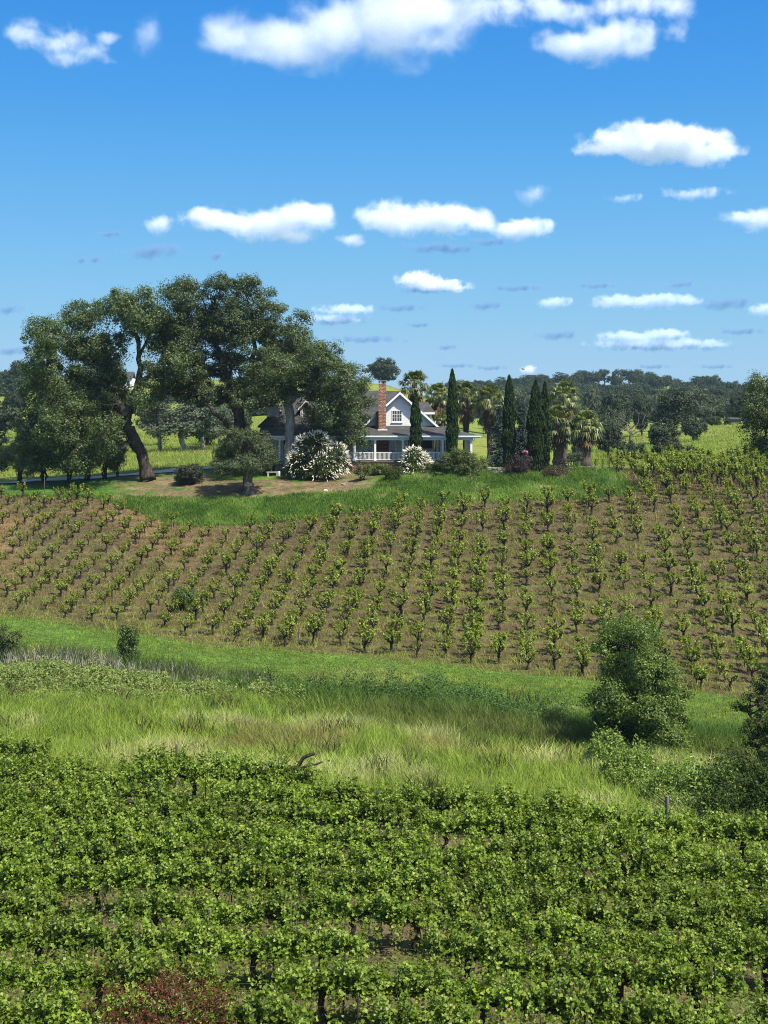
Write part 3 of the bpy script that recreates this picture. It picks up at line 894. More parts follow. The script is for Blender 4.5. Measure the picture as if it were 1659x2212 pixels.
# ------------------------------------------------------------------ trees
def crown_points(blobs, r, clump_r=.8, per_m2=.9, leaves=120, flat=.7, hollow=.75, droop=0.0):
    """clumps of leaves spread over the shells of overlapping ellipsoids"""
    B = np.array(blobs, float)
    C = []
    for k, (cx, cy, cz, rx, ry, rz) in enumerate(B):
        area = 4*math.pi*((rx*ry)**1.6/3 + (rx*rz)**1.6/3 + (ry*rz)**1.6/3)**(1/1.6)
        n = max(4, int(area * per_m2 / clump_r**2 * .42))
        dirs = unit(r.normal(size=(n, 3)))
        rad = r.uniform(.62, 1.04, n)
        p = dirs * rad[:, None]
        q = p * np.array([rx, ry, rz]) + np.array([cx, cy, cz])
        ok = np.ones(n, bool)
        for j, b in enumerate(B):
            if j == k: continue
            e = (q - b[:3]) / b[3:]
            ok &= np.sum(e*e, 1) > hollow**2 * .32
        C.append(np.concatenate([q, dirs], 1)[ok])
    C = np.concatenate(C)
    m = len(C)
    rr = clump_r * r.uniform(.45, 1.45, m)
    k = r.poisson(leaves, m).clip(6)
    idx = np.repeat(np.arange(m), k)
    off = unit(r.normal(size=(len(idx), 3))) * (r.uniform(0, 1, len(idx))**.45)[:, None]
    off[:, 2] *= flat
    if droop: off[:, 2] -= droop * r.uniform(0, 1.6, len(idx))**2
    P = C[idx, :3] + off * rr[idx][:, None]
    N = off*1.0 + C[idx, 3:]*.5 + np.array([0, 0, .45]) + r.normal(0, .45, (len(idx), 3))
    return P, N, C[:, :3]

def leaf_mesh(name, P, N, size, mat, r, aspect=.6, shape='diamond', axis=None):
    s = r.uniform(.65, 1.3, len(P)) * size
    v, f = leaf_faces(P, N, s, aspect, r, axis=axis, shape=shape)
    return mesh_np(name, v, f, mat)

def generic_tree_meshes(seed, kind):
    """a tree about 1 unit = 1 m, several shapes. returns trunk mesh, crown mesh"""
    r = np.random.default_rng(seed)
    if kind == 'round':      # spreading oak, 10 m
        H, W, th, mat, bark, ls, lv, pm = 9.5, 5.4, 2.0, M['far_oak'], M['bark'], .40, 44, .85
        blobs = [(r.uniform(-.5,.5)*W, r.uniform(-.5,.5)*W, H*r.uniform(.26,.80), W*r.uniform(.36,.55), W*r.uniform(.36,.55), H*r.uniform(.13,.22)) for _ in range(13)]
        blobs += [(0, 0, H*.52, W*.8, W*.8, H*.38)]
    elif kind == 'tall':
        H, W, th, mat, bark, ls, lv, pm = 13, 4.2, 2.2, M['far_oak'], M['bark'], .42, 34, .75
        blobs = [(r.uniform(-.5,.5)*W, r.uniform(-.5,.5)*W, H*r.uniform(.3,.86), W*r.uniform(.35,.6), W*r.uniform(.35,.6), H*r.uniform(.10,.17)) for _ in range(12)]
    elif kind == 'grey':     # feathery grey tree
        H, W, th, mat, bark, ls, lv, pm = 11, 4.8, 1.6, M['far_grey'], M['bark_pale'], .36, 34, .7
        blobs = [(r.uniform(-.5,.5)*W, r.uniform(-.5,.5)*W, H*r.uniform(.3,.85), W*r.uniform(.3,.5), W*r.uniform(.3,.5), H*r.uniform(.10,.17)) for _ in range(11)]
    elif kind == 'bush':
        H, W, th, mat, bark, ls, lv, pm = 4.0, 3.2, .3, M['far_oak'], M['bark'], .34, 34, .8
        blobs = [(r.uniform(-.55,.55)*W, r.uniform(-.5,.5)*W, H*r.uniform(.2,.7), W*r.uniform(.35,.55), W*r.uniform(.35,.55), H*r.uniform(.2,.32)) for _ in range(9)]
    P, N, C = crown_points(blobs, r, clump_r=.85 if kind != 'bush' else .6, per_m2=pm, leaves=lv)
    keep = P[:, 2] > .1
    crown = leaf_mesh('crown', P[keep], N[keep], ls, mat, r, .7)
    mb = MB()
    top = np.array([r.normal(0,.3), r.normal(0,.3), th + H*.22])
    mb.tube(wiggle((0,0,-.3), top, 6, .03, r), np.linspace(W*.085, W*.055, 6), 7)
    for b in blobs[:9]:
        p = wiggle(top, b[:3], 6, .05, r, .06)
        mb.tube(p, np.linspace(W*.045, W*.012, 6), 5)
    return mb.mesh('trunk', bark, True), crown

TREE_LIB = {k: [generic_tree_meshes(100 + 10*i + s, k) for s in range(n)] for i, (k, n) in enumerate((('round', 5), ('tall', 3), ('grey', 4), ('bush', 4)))}
NAT = {'round': (9.2, 11.0), 'tall': (12.5, 7.4), 'grey': (10.3, 7.8), 'bush': (3.8, 6.6)}
NAMES = {'round': ('oak_tree', 'tree'), 'tall': ('tall_tree', 'tree'), 'grey': ('grey_tree', 'tree'), 'bush': ('wild_bush', 'bush')}

def far_tree(kind, u, vb, vt, wpx, d, label, group=None, i=None):
    """a tree standing at distance d; vb/vt foot and top, wpx width, all surveyed"""
    r = np.random.default_rng(int(u*7 + vb*13 + d) % 100003)
    lib = TREE_LIB[kind]
    tm, cm = lib[(i if i is not None else int(r.integers(len(lib)))) % len(lib)]
    x, y, z = at(u, d)
    W = wpx / F * d * (1.22 if d > 350 else 1.0)
    z = min(z, Zv(vt, d) - (.82 if kind != 'bush' else .5)*W); H = Zv(vt, d) - z
    sx = W / NAT[kind][1]; sz = H / NAT[kind][0]
    e = empty(NAMES[kind][0], (x, y, z), r.uniform(0, 6.28), (sx, sx, sz))
    link('trunk', tm, e); link('crown', cm, e)
    tag(e, label, NAMES[kind][1], group)
    return e

def survey_blobs(bl, d, r, base, extra=True):
    """crown masses surveyed as (u, v, ru, rv); depth is given by their own width. relative to base"""
    s = d / F
    out = []
    for (u, v, ru, rv) in bl:
        dy = r.uniform(-.5, .5) * 4.0
        rx, rz = ru*s, rv*s
        out.append((X(u, d) - base[0], dy, Zv(v, d) - base[2], rx, min(rx, 3.6)*1.1, rz))
    if extra:
        for (x, y, z, rx, ry, rz) in list(out):
            if r.uniform() < .55:
                out.append((x*.85 + r.normal(0, .8), (4.0 if y > .6 else -5.2) + r.normal(0, .8), z - .3, rx*.8, ry*.8, rz*.8))
    return out

def big_oak(name, u, d, bl, limbs, mat, label, seed, bark=None, leaf=.20, leaves=150, clump=.85, per=1.0, droop=.0, trunk_k=1.0, cat='tree', aspect=.62, depth=True):
    r = np.random.default_rng(seed)
    base = at(u, d)
    e = empty(name, base)
    blobs = survey_blobs(bl, d, r, base, depth)
    P, N, C = crown_points(blobs, r, clump_r=clump, per_m2=per, leaves=leaves, droop=droop)
    k = P[:, 2] > .15
    link('crown', leaf_mesh('crown', P[k], N[k], leaf, mat, r, aspect), e)
    mb = MB()
    ends = []
    for path in limbs:
        pts = np.array([(X(p[0], d) - base[0], (p[3] if len(p) > 3 else 0), Zv(p[1], d) - base[2]) for p in path])
        rad = np.array([p[2]*trunk_k for p in path]) * d / F / 2
        t = np.linspace(0, len(path)-1, (len(path)-1)*4 + 1)
        q = np.stack([np.interp(t, np.arange(len(path)), pts[:, j]) for j in range(3)], 1)
        q[1:-1] += r.normal(0, .07, (len(q)-2, 3))
        rr = np.interp(t, np.arange(len(path)), rad) * r.uniform(.93, 1.07, len(q))
        mb.tube(q, rr, 9); ends += [(q[i], rr[i]) for i in range(len(q)//2, len(q))]
    # branches from the limbs into every mass of leaves
    for b in blobs:
        c = np.array(b[:3])
        dist = [np.linalg.norm(c - p) + (2.0 if p[2] > c[2] + .5 else 0) for p, _ in ends]
        p0, r0 = ends[int(np.argmin(dist))]
        q = wiggle(p0, c, 7, .055, r, .04)
        mb.tube(q, np.linspace(min(.16, r0*.7), .035, 7), 6)
        near = C[np.argsort(np.linalg.norm(C - c, axis=1))[:40]]
        for _ in range(7):
            t = near[int(r.integers(len(near)))]
            s = q[int(r.integers(3, 7))]
            mb.tube(wiggle(s, t, 5, .06, r, .03), np.linspace(.05, .012, 5), 4)
    mb.build('trunk', bark or M['bark'], e, True)
    tag(e, label, cat)
    return e

big_oak('oak_tree', 321, 147.0,
    [(170,672,52,40),(255,662,48,38),(125,720,52,42),(85,780,42,48),(190,735,55,38),(72,850,36,50),(125,815,55,45),(105,915,50,50),(195,815,55,45),(222,868,52,45),(165,885,55,45),
     (150,955,48,40),(200,945,40,35),(325,662,50,40),(345,720,48,42),(232,905,35,28),(300,690,38,30),(355,778,42,34),(322,850,25,28),(60,930,28,36),(95,985,28,26),(190,990,26,22),(140,870,62,50),(120,940,52,46),(215,920,42,34),(240,745,40,36),(185,790,56,44),(238,840,40,40),(100,870,40,40),(165,985,40,22)],
    [[(322,1040,38),(315,1015,27),(306,985,24),(294,955,26),(281,930,25),(269,908,22)],
     [(270,910,21),(284,872,18),(296,838,17),(304,802,13),(301,765,10),(293,722,8),(305,690,5)],
     [(266,908,24),(240,897,20),(212,890,15),(170,872,10),(130,850,6)],
     [(275,915,20),(262,880,18),(240,850,13),(215,810,9),(190,760,6)],
     [(296,832,12),(325,806,9),(352,775,6)], [(301,770,8),(318,735,6),(335,700,4)], [(298,740,8),(275,700,6),(258,675,4)]],
    M['oak'], 'huge old oak with a leaning dark trunk and drooping crown, leftmost of the big oaks', 201, droop=.35, leaf=.21, leaves=135, per=.92)

big_oak('oak_tree', 522, 150.0,
    [(392,645,42,40),(470,640,36,34),(540,650,52,48),(430,700,55,48),(500,705,55,45),(585,690,45,45),(550,750,60,48),(615,745,40,42),(380,735,40,42),(455,775,55,42),(400,805,45,38),
     (520,805,55,38),(590,805,48,36),(425,850,38,26),(350,690,30,30),(640,700,28,30),(400,755,48,44),(378,820,40,34),(445,850,48,28),(505,850,46,26),(565,855,42,28),(470,700,50,40),(560,700,40,40),(350,850,26,22),(478,612,22,16),(543,612,26,16),(388,616,22,14)],
    [[(524,1025,34),(523,975,27),(520,930,25),(514,890,24),(508,862,22)],
     [(508,862,18),(497,825,15),(480,780,12),(462,735,8),(448,690,5)],
     [(512,870,18),(532,830,14),(545,780,11),(548,725,8),(545,680,5)],
     [(497,925,10),(480,905,9),(455,885,7),(425,860,5)], [(540,800,9),(575,770,7),(605,740,5)], [(488,800,9),(440,790,7),(400,790,4)]],
    M['oak'], 'tallest oak of the cluster, rising straight behind the small round tree', 202, leaf=.2, leaves=135, per=.95)

big_oak('oak_tree', 625, 147.5,
    [(640,765,50,42),(690,770,48,38),(655,820,50,36),(715,815,52,38),(762,818,38,34),(780,855,26,30),(735,862,45,36),(690,872,42,34),(596,838,46,28),(556,858,34,24),(590,862,34,16),
     (725,905,38,28),(760,905,30,30),(778,935,22,26),(660,800,50,40),(715,850,44,36),(600,790,40,36),(745,885,30,28),(700,925,30,20),(640,730,34,30),(745,950,22,16)],
    [[(625,1008,26),(624,975,21),(626,940,20),(625,905,20),(624,875,20),(624,858,18)],
     [(624,862,14),(632,835,12),(642,805,9),(645,770,6)],
     [(626,868,12),(650,850,10),(680,838,9),(710,830,7),(745,835,5)],
     [(655,848,7),(690,872,6),(725,890,5),(755,915,4)], [(622,860,10),(606,848,8),(575,862,5)], [(680,840,7),(695,800,5),(690,775,4)]],
    M['oak'], 'broad oak with a pale grey trunk standing in front of the porch', 203, bark=M['bark_pale'], leaf=.19, leaves=135, per=.95)

big_oak('shade_tree', 536, 138.6,
    [(525,970,50,32),(488,985,30,32),(565,978,32,32),(520,942,42,20),(478,1008,20,18),(545,1000,36,20),(505,1005,30,18),(585,990,18,20),(560,950,28,20)],
    [[(538,1092,34),(537,1066,30),(536,1050,23),(535,1020,20),(534,995,17),(530,970,12)], [(534,1000,10),(512,985,8),(492,980,5)], [(535,998,10),(556,985,8),(572,975,5)]],
    M['oak_grey'], 'small round shade tree with a stout trunk on the bare bank', 204, bark=M['bark_mid'], leaf=.17, leaves=110, clump=.5, per=.8, aspect=.5, droop=.25, depth=False)

big_oak('oak_tree', 1682, 156.0,
    [(1650,850,42,40),(1622,880,32,38),(1668,880,45,45),(1648,925,36,40),(1625,930,26,38),(1665,950,40,40),(1640,965,28,28),(1700,900,50,70),(1635,830,22,18),(1655,815,26,16),(1630,985,12,18),(1656,990,14,16),(1605,905,14,20)],
    [[(1684,1030,34),(1682,980,30),(1678,930,26),(1672,890,18),(1660,850,10)], [(1678,930,16),(1655,915,12),(1630,890,6)]],
    M['oak'], 'dark hanging oak cut off by the right edge of the view', 205, leaf=.2, leaves=110, per=.8, droop=.5)

# smaller trees: olives, cypresses, palms, spruces
def olive_meshes(seed):
    r = np.random.default_rng(seed)
    blobs = [(r.uniform(-.9,.9), r.uniform(-.8,.8), r.uniform(1.8,4.2), r.uniform(.8,1.3), r.uniform(.8,1.3), r.uniform(.7,1.1)) for _ in range(9)]
    P, N, C = crown_points(blobs, r, clump_r=.5, per_m2=.8, leaves=75, droop=.3)
    k = P[:, 2] > .7
    cm = leaf_mesh('crown', P[k], N[k], .2, M['olive'], r, .35)
    mb = MB()
    for s in range(3):
        a = r.uniform(0, 6.28); q = np.array([.25*math.cos(a), .25*math.sin(a), 1.3])
        mb.tube(wiggle((q[0]*.3, q[1]*.3, -.2), q, 5, .06, r), np.linspace(.13, .09, 5), 6)
        b = blobs[s*3]; mb.tube(wiggle(q, b[:3], 5, .06, r), np.linspace(.09, .03, 5), 5)
    return mb.mesh('trunk', M['bark'], True), cm
OLV = [olive_meshes(300+i) for i in range(4)]
for i, (u, d, h, w, s) in enumerate([(-8,150.0,5.2,4.6,'at the left edge of the view'), (42,148.6,5.4,5.0,'second from the left along the drive'), (96,149.8,5.6,5.0,'behind the drooping oak, left of the twin stems'),
                                     (150,150.6,5.2,4.6,'in the middle of the row by the drive'), (190,151.0,4.8,4.2,'under the lowest oak branches'), (226,151.4,5.2,4.6,'second from the leaning oak trunk'),
                                     (256,152.2,4.2,3.4,'nearest to the leaning oak trunk')]):
    e = empty('olive_tree', at(u, d), i*1.7, (w/4.2, w/4.2, h/5.0))
    tm, cm = OLV[i % 4]
    link('trunk', tm, e); link('crown', cm, e)
    tag(e, 'silvery green olive tree ' + s, 'tree', 'olive trees along the drive')

def cypress(u, vb, vt, w, d, label, seed):
    r = np.random.default_rng(seed)
    x, y, z = at(u, d)
    z0 = Zv(vb, d); z = min(z, z0)
    H = Zv(vt, d) - z; W = w/F*d/2
    e = empty('cypress_tree', (x, y, z))
    n = int(5200 * (H/9) * (W/.6))
    t = r.uniform(0.02, 1, n)**.9
    prof = np.minimum(1, 2.6*(1-t))**.6 * (0.82 + .18*np.minimum(1, t*5))
    lump = 1 + .10*np.sin(t*23 + seed) + .08*np.sin(t*51)
    a = r.uniform(0, 6.28, n)
    lump = lump + .13*np.sin(a*3 + t*9 + seed) * np.sin(t*17)
    rr = W * prof * lump * r.uniform(.72, 1.03, n)
    P = np.stack([rr*np.cos(a), rr*np.sin(a), t*H], 1)
    out = np.stack([np.cos(a), np.sin(a), np.full(n, .25)], 1) + r.normal(0, .35, (n, 3))
    ax = np.stack([np.cos(a)*.35, np.sin(a)*.35, np.ones(n)], 1) + r.normal(0, .2, (n, 3))
    link('foliage', leaf_mesh('foliage', P, out, .42, M['cypress'], r, .30, axis=ax), e)
    mb = MB(); mb.tube([(0,0,-.2),(0,0,H*.5),(0,0,H*.93)], [.16,.10,.03], 7); mb.build('trunk', M['bark'], e, True)
    tag(e, label, 'tree', 'slim cypresses beside the house')
for k, (u, vb, vt, w, d, lab) in enumerate([(898,985,845,23,148.5,'slim dark cypress in front of the white gable'), (977,995,799,24,148.5,'tall pointed cypress at the right end of the porch'),
        (1100,1002,813,27,148,'tall pointed cypress behind the purple bush'), (1157,1015,824,34,146.5,'thickest dark cypress, wider than its close neighbour'), (1177,1008,826,21,148.5,'narrow cypress hugging the thickest one on its right')]):
    cypress(u, vb, vt, w, d, lab, 400+k)

def spruce(u, vb, vt, w, d, label, seed):
    r = np.random.default_rng(seed)
    x, y, z = at(u, d); H = Zv(vt, d) - z; W = w/F*d/2
    e = empty('spruce_tree', (x, y, z))
    P = []; A = []; Nn = []
    mb = MB(); mb.tube([(0,0,-.2),(0,0,H*.6),(0,0,H)], [.16,.09,.02], 6)
    for lv in np.linspace(.06, .98, 15):
        L = W*(1-lv)**.8*1.05 + .1
        for k in range(12):
            a = r.uniform(0, 6.28); l = L*r.uniform(.65, 1.12); m = 60
            s = r.uniform(.15, 1, m)
            p = np.stack([s*l*math.cos(a), s*l*math.sin(a), lv*H + .12*l*s - .25*l*s*s], 1) + r.normal(0, .13, (m, 3))
            P.append(p); A.append(np.tile([math.cos(a), math.sin(a), .1], (m, 1)) + r.normal(0, .5, (m, 3))); Nn.append(np.tile([math.cos(a)*.5,math.sin(a)*.5,.6], (m, 1)) + r.normal(0, .8, (m, 3)))
    P, A, Nn = map(np.concatenate, (P, A, Nn))
    link('foliage', leaf_mesh('foliage', P, Nn, .26, M['spruce'], r, .35, axis=A), e)
    mb.build('trunk', M['bark'], e, True)
    tag(e, label, 'tree', 'blue spruces beside the house')
spruce(1080, 1000, 880, 62, 152.5, 'blue grey spruce between the porch and the tall cypress', 431)
spruce(1128, 1000, 872, 52, 153.5, 'blue grey spruce between the tall and the thickest cypress', 432)

def palm_meshes(seed, dense=1.0):
    r = np.random.default_rng(seed)
    V, F4, o = [], [], 0
    Vd, Fd, od = [], [], 0
    def frond(store, el, az, L, droop, fan, seg):
        nonlocal o, od
        dirv = np.array([math.cos(az)*math.cos(el), math.sin(az)*math.cos(el), math.sin(el)])
        side = np.array([-math.sin(az), math.cos(az), 0.]); up = np.cross(dirv, side); up = up if up[2] > 0 else -up
        tip = dirv*L*.55; tip[2] -= droop*L*.15
        vs, fs = [], []
        # stalk
        w = .035
        vs += [side*w, -side*w, tip - side*w*.6, tip + side*w*.6]; fs.append((0,1,2,3))
        for j in range(seg):
            a = (j/(seg-1) - .5) * 3.6
            dd = dirv*math.cos(a) + side*math.sin(a)
            l = fan*(1 - .18*abs(a)) * r.uniform(.85, 1.1)
            e1 = tip + dd*l*.55 + up*.04
            e2 = tip + dd*l + np.array([0,0,-1.])*l*(.30 + droop*.4)*r.uniform(.4, 1.2)
            s2 = np.cross(dd, up); s2 = s2/np.linalg.norm(s2)*.06
            k = len(vs)
            vs += [tip, e1 - s2, e2, e1 + s2]; fs.append((k, k+1, k+2, k+3))
        return np.array(vs), np.array(fs)
    for i in range(int(46*dense)):
        t = i/(46*dense)
        el = 1.35 - 1.75*t + r.normal(0, .12); az = i*2.399 + r.normal(0, .2)
        v, f = frond(None, el, az, r.uniform(1.7, 2.2), .3 + 1.0*t, r.uniform(.75, .95), 15)
        V.append(v); F4.append(f+o); o += len(v)
    for i in range(int(64*dense)):
        el = -.55 - r.uniform(0, .85); az = r.uniform(0, 6.28)
        v, f = frond(None, el, az, r.uniform(1.3, 2.2), .2, r.uniform(.6, .85), 9)
        v = v + np.array([0, 0, -r.uniform(0, 1.5)])
        Vd.append(v); Fd.append(f+od); od += len(v)
    return (mesh_np('fronds', np.concatenate(V), [np.concatenate(F4)], M['palm']), mesh_np('dead_skirt', np.concatenate(Vd), [np.concatenate(Fd)], M['palm_dead']))
PALM = [palm_meshes(500+i) for i in range(3)]
for k, (u, v, rad, d, tw, lab) in enumerate([(895,830,38,160,.5,'fan palm right behind the white gable'), (945,852,32,162,.5,'fan palm between the gable palm and the pointed cypress'), (1006,852,36,163,.55,'fan palm just right of the pointed porch cypress'),
        (1058,862,40,160,.55,'shaggy fan palm left of the blue spruce'), (953,905,17,158,.4,'small low yellow green fan palm beside the gable'), (1220,852,38,170,.6,'tallest fan palm of the right group'),
        (1206,912,46,157,.85,'stout fan palm beside the narrow cypress'), (1266,918,41,156,.85,'stout fan palm at the right end of the group')]):
    r = np.random.default_rng(520+k)
    x, y, z = at(u, d); zc = Zv(v, d); H = zc - z; s = rad/F*d/1.75
    e = empty('palm_tree', (x, y, z))
    mb = MB(); n = 14
    hh = np.linspace(-.2, H, n)
    mb.tube([(r.normal(0,.03), r.normal(0,.03), h) for h in hh], [tw*(.62 if h > .6 else .75)*r.uniform(.9, 1.1) for h in hh], 10)
    mb.build('trunk', M['palm_trunk'], e, True)
    f, sk = PALM[k % 3]
    a = link('fronds', f, e, (0,0,H)); a.scale = (s,)*3; a.rotation_euler = (0,0,k*1.3)
    b = link('dead_skirt', sk, e, (0,0,H)); b.scale = (s*.85, s*.85, s*min(1.1, H/4.5/s)); b.rotation_euler = (0,0,k*2.1)
    tag(e, lab, 'palm', 'fan palms behind the house')

def shrub(name, u, vb, vt, w, d, mat, label, seed, size=.13, leaves=70, clump=.4, per=1.0, n=9, stem=True, cat='bush', aspect=.6, group=None, low=.1, wd=None, loose=False):
    r = np.random.default_rng(seed)
    x, y, z = at(u, d)
    z0 = Zv(vb, d); z = min(z, z0) if vb else z
    H = Zv(vt, d) - z; W = w/F*d/2; D = wd or min(W, 2.6)
    e = empty(name, (x, y, z))
    if loose:
        blobs = [(r.uniform(-.75,.75)*W, r.uniform(-.6,.6)*D, H*r.uniform(.25,.85), W*r.uniform(.2,.36), D*r.uniform(.25,.4), H*r.uniform(.10,.20)) for _ in range(n+4)]
    else:
        blobs = [(0, 0, H*.5, W*.72, D*.72, H*.46)] + [(r.uniform(-.6,.6)*W, r.uniform(-.5,.5)*D, H*r.uniform(.25,.72), W*r.uniform(.28,.42), D*r.uniform(.3,.45), H*r.uniform(.18,.28)) for _ in range(n)]
    P, N, C = crown_points(blobs, r, clump_r=clump, per_m2=per, leaves=leaves)
    k = P[:, 2] > low*H - .1
    link('foliage', leaf_mesh('foliage', P[k], N[k], size, mat, r, aspect), e)
    if stem:
        mb = MB()
        for b in blobs[:9]:
            mb.tube(wiggle((r.normal(0,.1)*W, r.normal(0,.1)*D, -.15), b[:3], 6, .07, r), np.linspace(.055, .015, 6), 5)
        mb.build('stem', M['bark'], e, True)
    tag(e, label, cat, group)
    return e, blobs, r, H, W

def white_bush(u, vb, vt, w, d, label, seed, nb, lobes):
    r = np.random.default_rng(seed)
    x, y, z = at(u, d); z = min(z, Zv(vb, d))
    e = empty('flowering_bush', (x, y, z))
    s = d/F
    blobs = [(X(a[0], d) - x, r.uniform(-.3,.3), Zv(a[1], d) - z, a[2]*s, min(a[2]*s, 2.8), a[3]*s) for a in lobes]
    P, N, C = crown_points(blobs, r, clump_r=.42, per_m2=1.1, leaves=60)
    k = P[:, 2] > .25
    link('foliage', leaf_mesh('foliage', P[k], N[k], .15, M['dark_shrub'] if False else M['yew'], r, .5), e)
    # drooping flower spikes all over the outside
    pts, dirs = [], []
    for b in blobs:
        m = int(nb * b[3]*b[5] / sum(q[3]*q[5] for q in blobs))
        dv = unit(r.normal(size=(m, 3))); q = dv*np.array(b[3:])*1.05 + np.array(b[:3])
        ok = np.ones(m, bool)
        for c in blobs:
            if c is b: continue
            ee = (q - np.array(c[:3]))/np.array(c[3:]); ok &= (ee*ee).sum(1) > .95
        pts.append(q[ok]); dirs.append(dv[ok])
    q = np.concatenate(pts); dv = np.concatenate(dirs)
    lean = dv @ np.array([.45, -.1, .88])
    ok = (q[:, 2] > .3) & (r.uniform(0, 1, len(q)) < np.clip(.62 + .5*lean, .25, 1)) & (fbm(q[:, 0]*1.0, q[:, 2]*1.3 + q[:, 1], seed, 2, 1.6) > -.45 - .5*lean)
    q, dv = q[ok], dv[ok]; q = q + dv*r.uniform(-.12, .22, (len(q), 1))
    ax = dv*np.array([1,1,.4]) + np.array([0,0,.05]) - np.array([0,0,.9])*np.clip(.6 - dv[:, 2:3], 0, 1) + r.normal(0, .22, dv.shape)
    q = q + unit(ax)*.12
    parts = []
    for rot in (0, 1):
        nn = np.cross(ax, r.normal(size=ax.shape)) if rot else np.cross(ax, np.array([0.3,0.2,1.0]))
        parts.append(leaf_faces(q, nn, r.uniform(.24, .48, len(q)), .24, r, axis=ax, fold=.05))
    v, f = merge_geo(parts)
    link('blossoms', mesh_np('blossoms', v, f, M['blossom']), e)
    mb = MB()
    for b in blobs: mb.tube(wiggle((0,0,-.15), b[:3], 6, .05, r), np.linspace(.08,.02,6), 5)
    mb.build('stem', M['bark'], e, True)
    tag(e, label, 'bush', 'white flowering bushes below the porch')
white_bush(688, 1040, 935, 132, 144.2, 'large rounded bush covered in white flower spikes on the bank', 601, 3600,
           [(668,978,32,36),(688,962,24,26),(652,1002,30,28),(724,990,26,31),(702,1006,38,28),(690,1022,38,17),(634,1008,16,17),(738,1004,15,20),(675,950,16,14)])
white_bush(897, 1030, 963, 66, 146.6, 'smaller white flowering bush in front of the porch railing', 602, 1100,
           [(893,992,20,25),(908,1000,19,20),(880,1003,13,16),(924,1010,11,13),(895,1014,22,13)])

shrub('dark_bush', 410, 1052, 996, 78, 143.5, M['dark_shrub'], 'dark rounded bush in the shade between the oak trunk and the small tree', 611, size=.16, aspect=.5)
shrub('yew_bush', 852, 1041, 1004, 58, 141.5, M['yew'], 'low dark green yew bush under the porch foundation', 612, size=.12, aspect=.35)
shrub('garden_tree', 782, 1031, 1000, 40, 142.5, M['thin_shrub'], 'little garden tree with a thin dark trunk below the porch', 613, size=.13, loose=True, low=.35, cat='tree')
shrub('garden_shrub', 822, 1024, 1001, 40, 145.5, M['thin_shrub'], 'loose low shrub in front of the brick foundation', 614, size=.12, loose=True)
shrub('garden_shrub', 995, 1046, 968, 92, 143.5, M['thin_shrub'], 'tall airy garden shrub hiding the right end of the porch railing', 615, size=.14, loose=True, n=16, per=.9)
shrub('garden_shrub', 1036, 1032, 978, 44, 146.0, M['thin_shrub'], 'airy shrub at the right corner of the porch', 616, size=.13, loose=True, n=9, per=.8)
shrub('garden_shrub', 938, 1040, 995, 44, 144.0, M['yew'], 'dark tangled shrub between the white bush and the tall airy shrub', 617, size=.13, loose=True)
shrub('purple_bush', 1121, 1038, 979, 68, 144.0, M['purple'], 'round dark purple bush in front of the tall cypress', 618, size=.13, aspect=.4)
shrub('purple_bush', 1213, 1012, 990, 36, 150.5, M['purple'], 'small purple bush at the foot of the stout palm', 619, size=.12, aspect=.4)
shrub('rust_bush', 1203, 1052, 1003, 80, 143.0, M['rust'], 'wide low bush of rusty green leaves right of the cypresses', 620, size=.13, aspect=.5)
shrub('grey_shrub', 1240, 1006, 975, 30, 153.0, M['far_grey'], 'pale grey green shrub between the two stout palms', 621, size=.11, loose=True)
e, bl, r, H, W = shrub('rose_bush', 1137, 1015, 972, 30, 146.5, M['thin_shrub'], 'thin rose bush with pink flowers above the purple bush', 622, size=.10, loose=True, per=.5)
for k in range(16):
    c0 = np.array([r.normal(.15, .26), r.normal(-.3, .2), H*r.uniform(.62, 1.08)])
    q = c0 + r.normal(0, .045, (9, 3))
    v, f = leaf_faces(q, (q - c0) + np.array([0, -.03, .04]), np.full(9, .19), .8, r, fold=.25)
    link('flower', mesh_np('flower', v, f, M['pink']), e)

# shrubs in the hollow and on the slope
shrub('dark_bush', 277, 1421, 1345, 44, 87.5, M['shrub'], 'upright dark green bush among the reeds on the left of the hollow', 631, size=.13, n=14, per=.8, loose=True)
shrub('wild_bush', 14, 1420, 1352, 62, 88.5, M['thin_shrub'], 'loose wild bush at the left edge beside the dead reeds', 632, size=.13, loose=True, n=12)
shrub('wild_bush', 396, 1318, 1268, 48, 108.0, M['shrub'], 'dark leafy bush growing among the hillside vines', 633, size=.12, loose=True, n=10)
shrub('dead_bush', 1466, 1128, 1092, 38, 131.0, M['far_grey'], 'pale grey weed bush among the upper right hillside vines', 634, size=.07, loose=True, per=.5, leaves=30)
big_oak('young_tree', 1382, 68.0,
    [(1350,1345,42,26),(1325,1400,38,30),(1385,1385,42,35),(1355,1445,50,32),(1410,1450,40,35),(1310,1500,40,24),(1370,1510,55,36),(1435,1515,45,35),(1330,1560,45,22),(1395,1570,60,30),(1455,1560,40,30),(1300,1470,25,14),(1290,1510,20,12),(1470,1490,22,20),(1380,1430,50,40),(1345,1480,45,30),(1400,1520,55,40),(1355,1385,40,36),(1420,1570,50,30)],
    [[(1372,1640,14),(1372,1600,12),(1368,1550,10),(1366,1500,9),(1360,1430,6),(1355,1360,3)], [(1440,1630,8),(1440,1560,7),(1436,1480,5),(1440,1400,2.5)], [(1368,1540,6),(1335,1520,5),(1300,1505,3)], [(1370,1600,6),(1330,1580,5),(1300,1570,2)]],
    M['young'], 'young leafy tree standing alone at the right of the hollow', 641, leaf=.13, leaves=120, clump=.5, per=1.5, aspect=.55, depth=False)
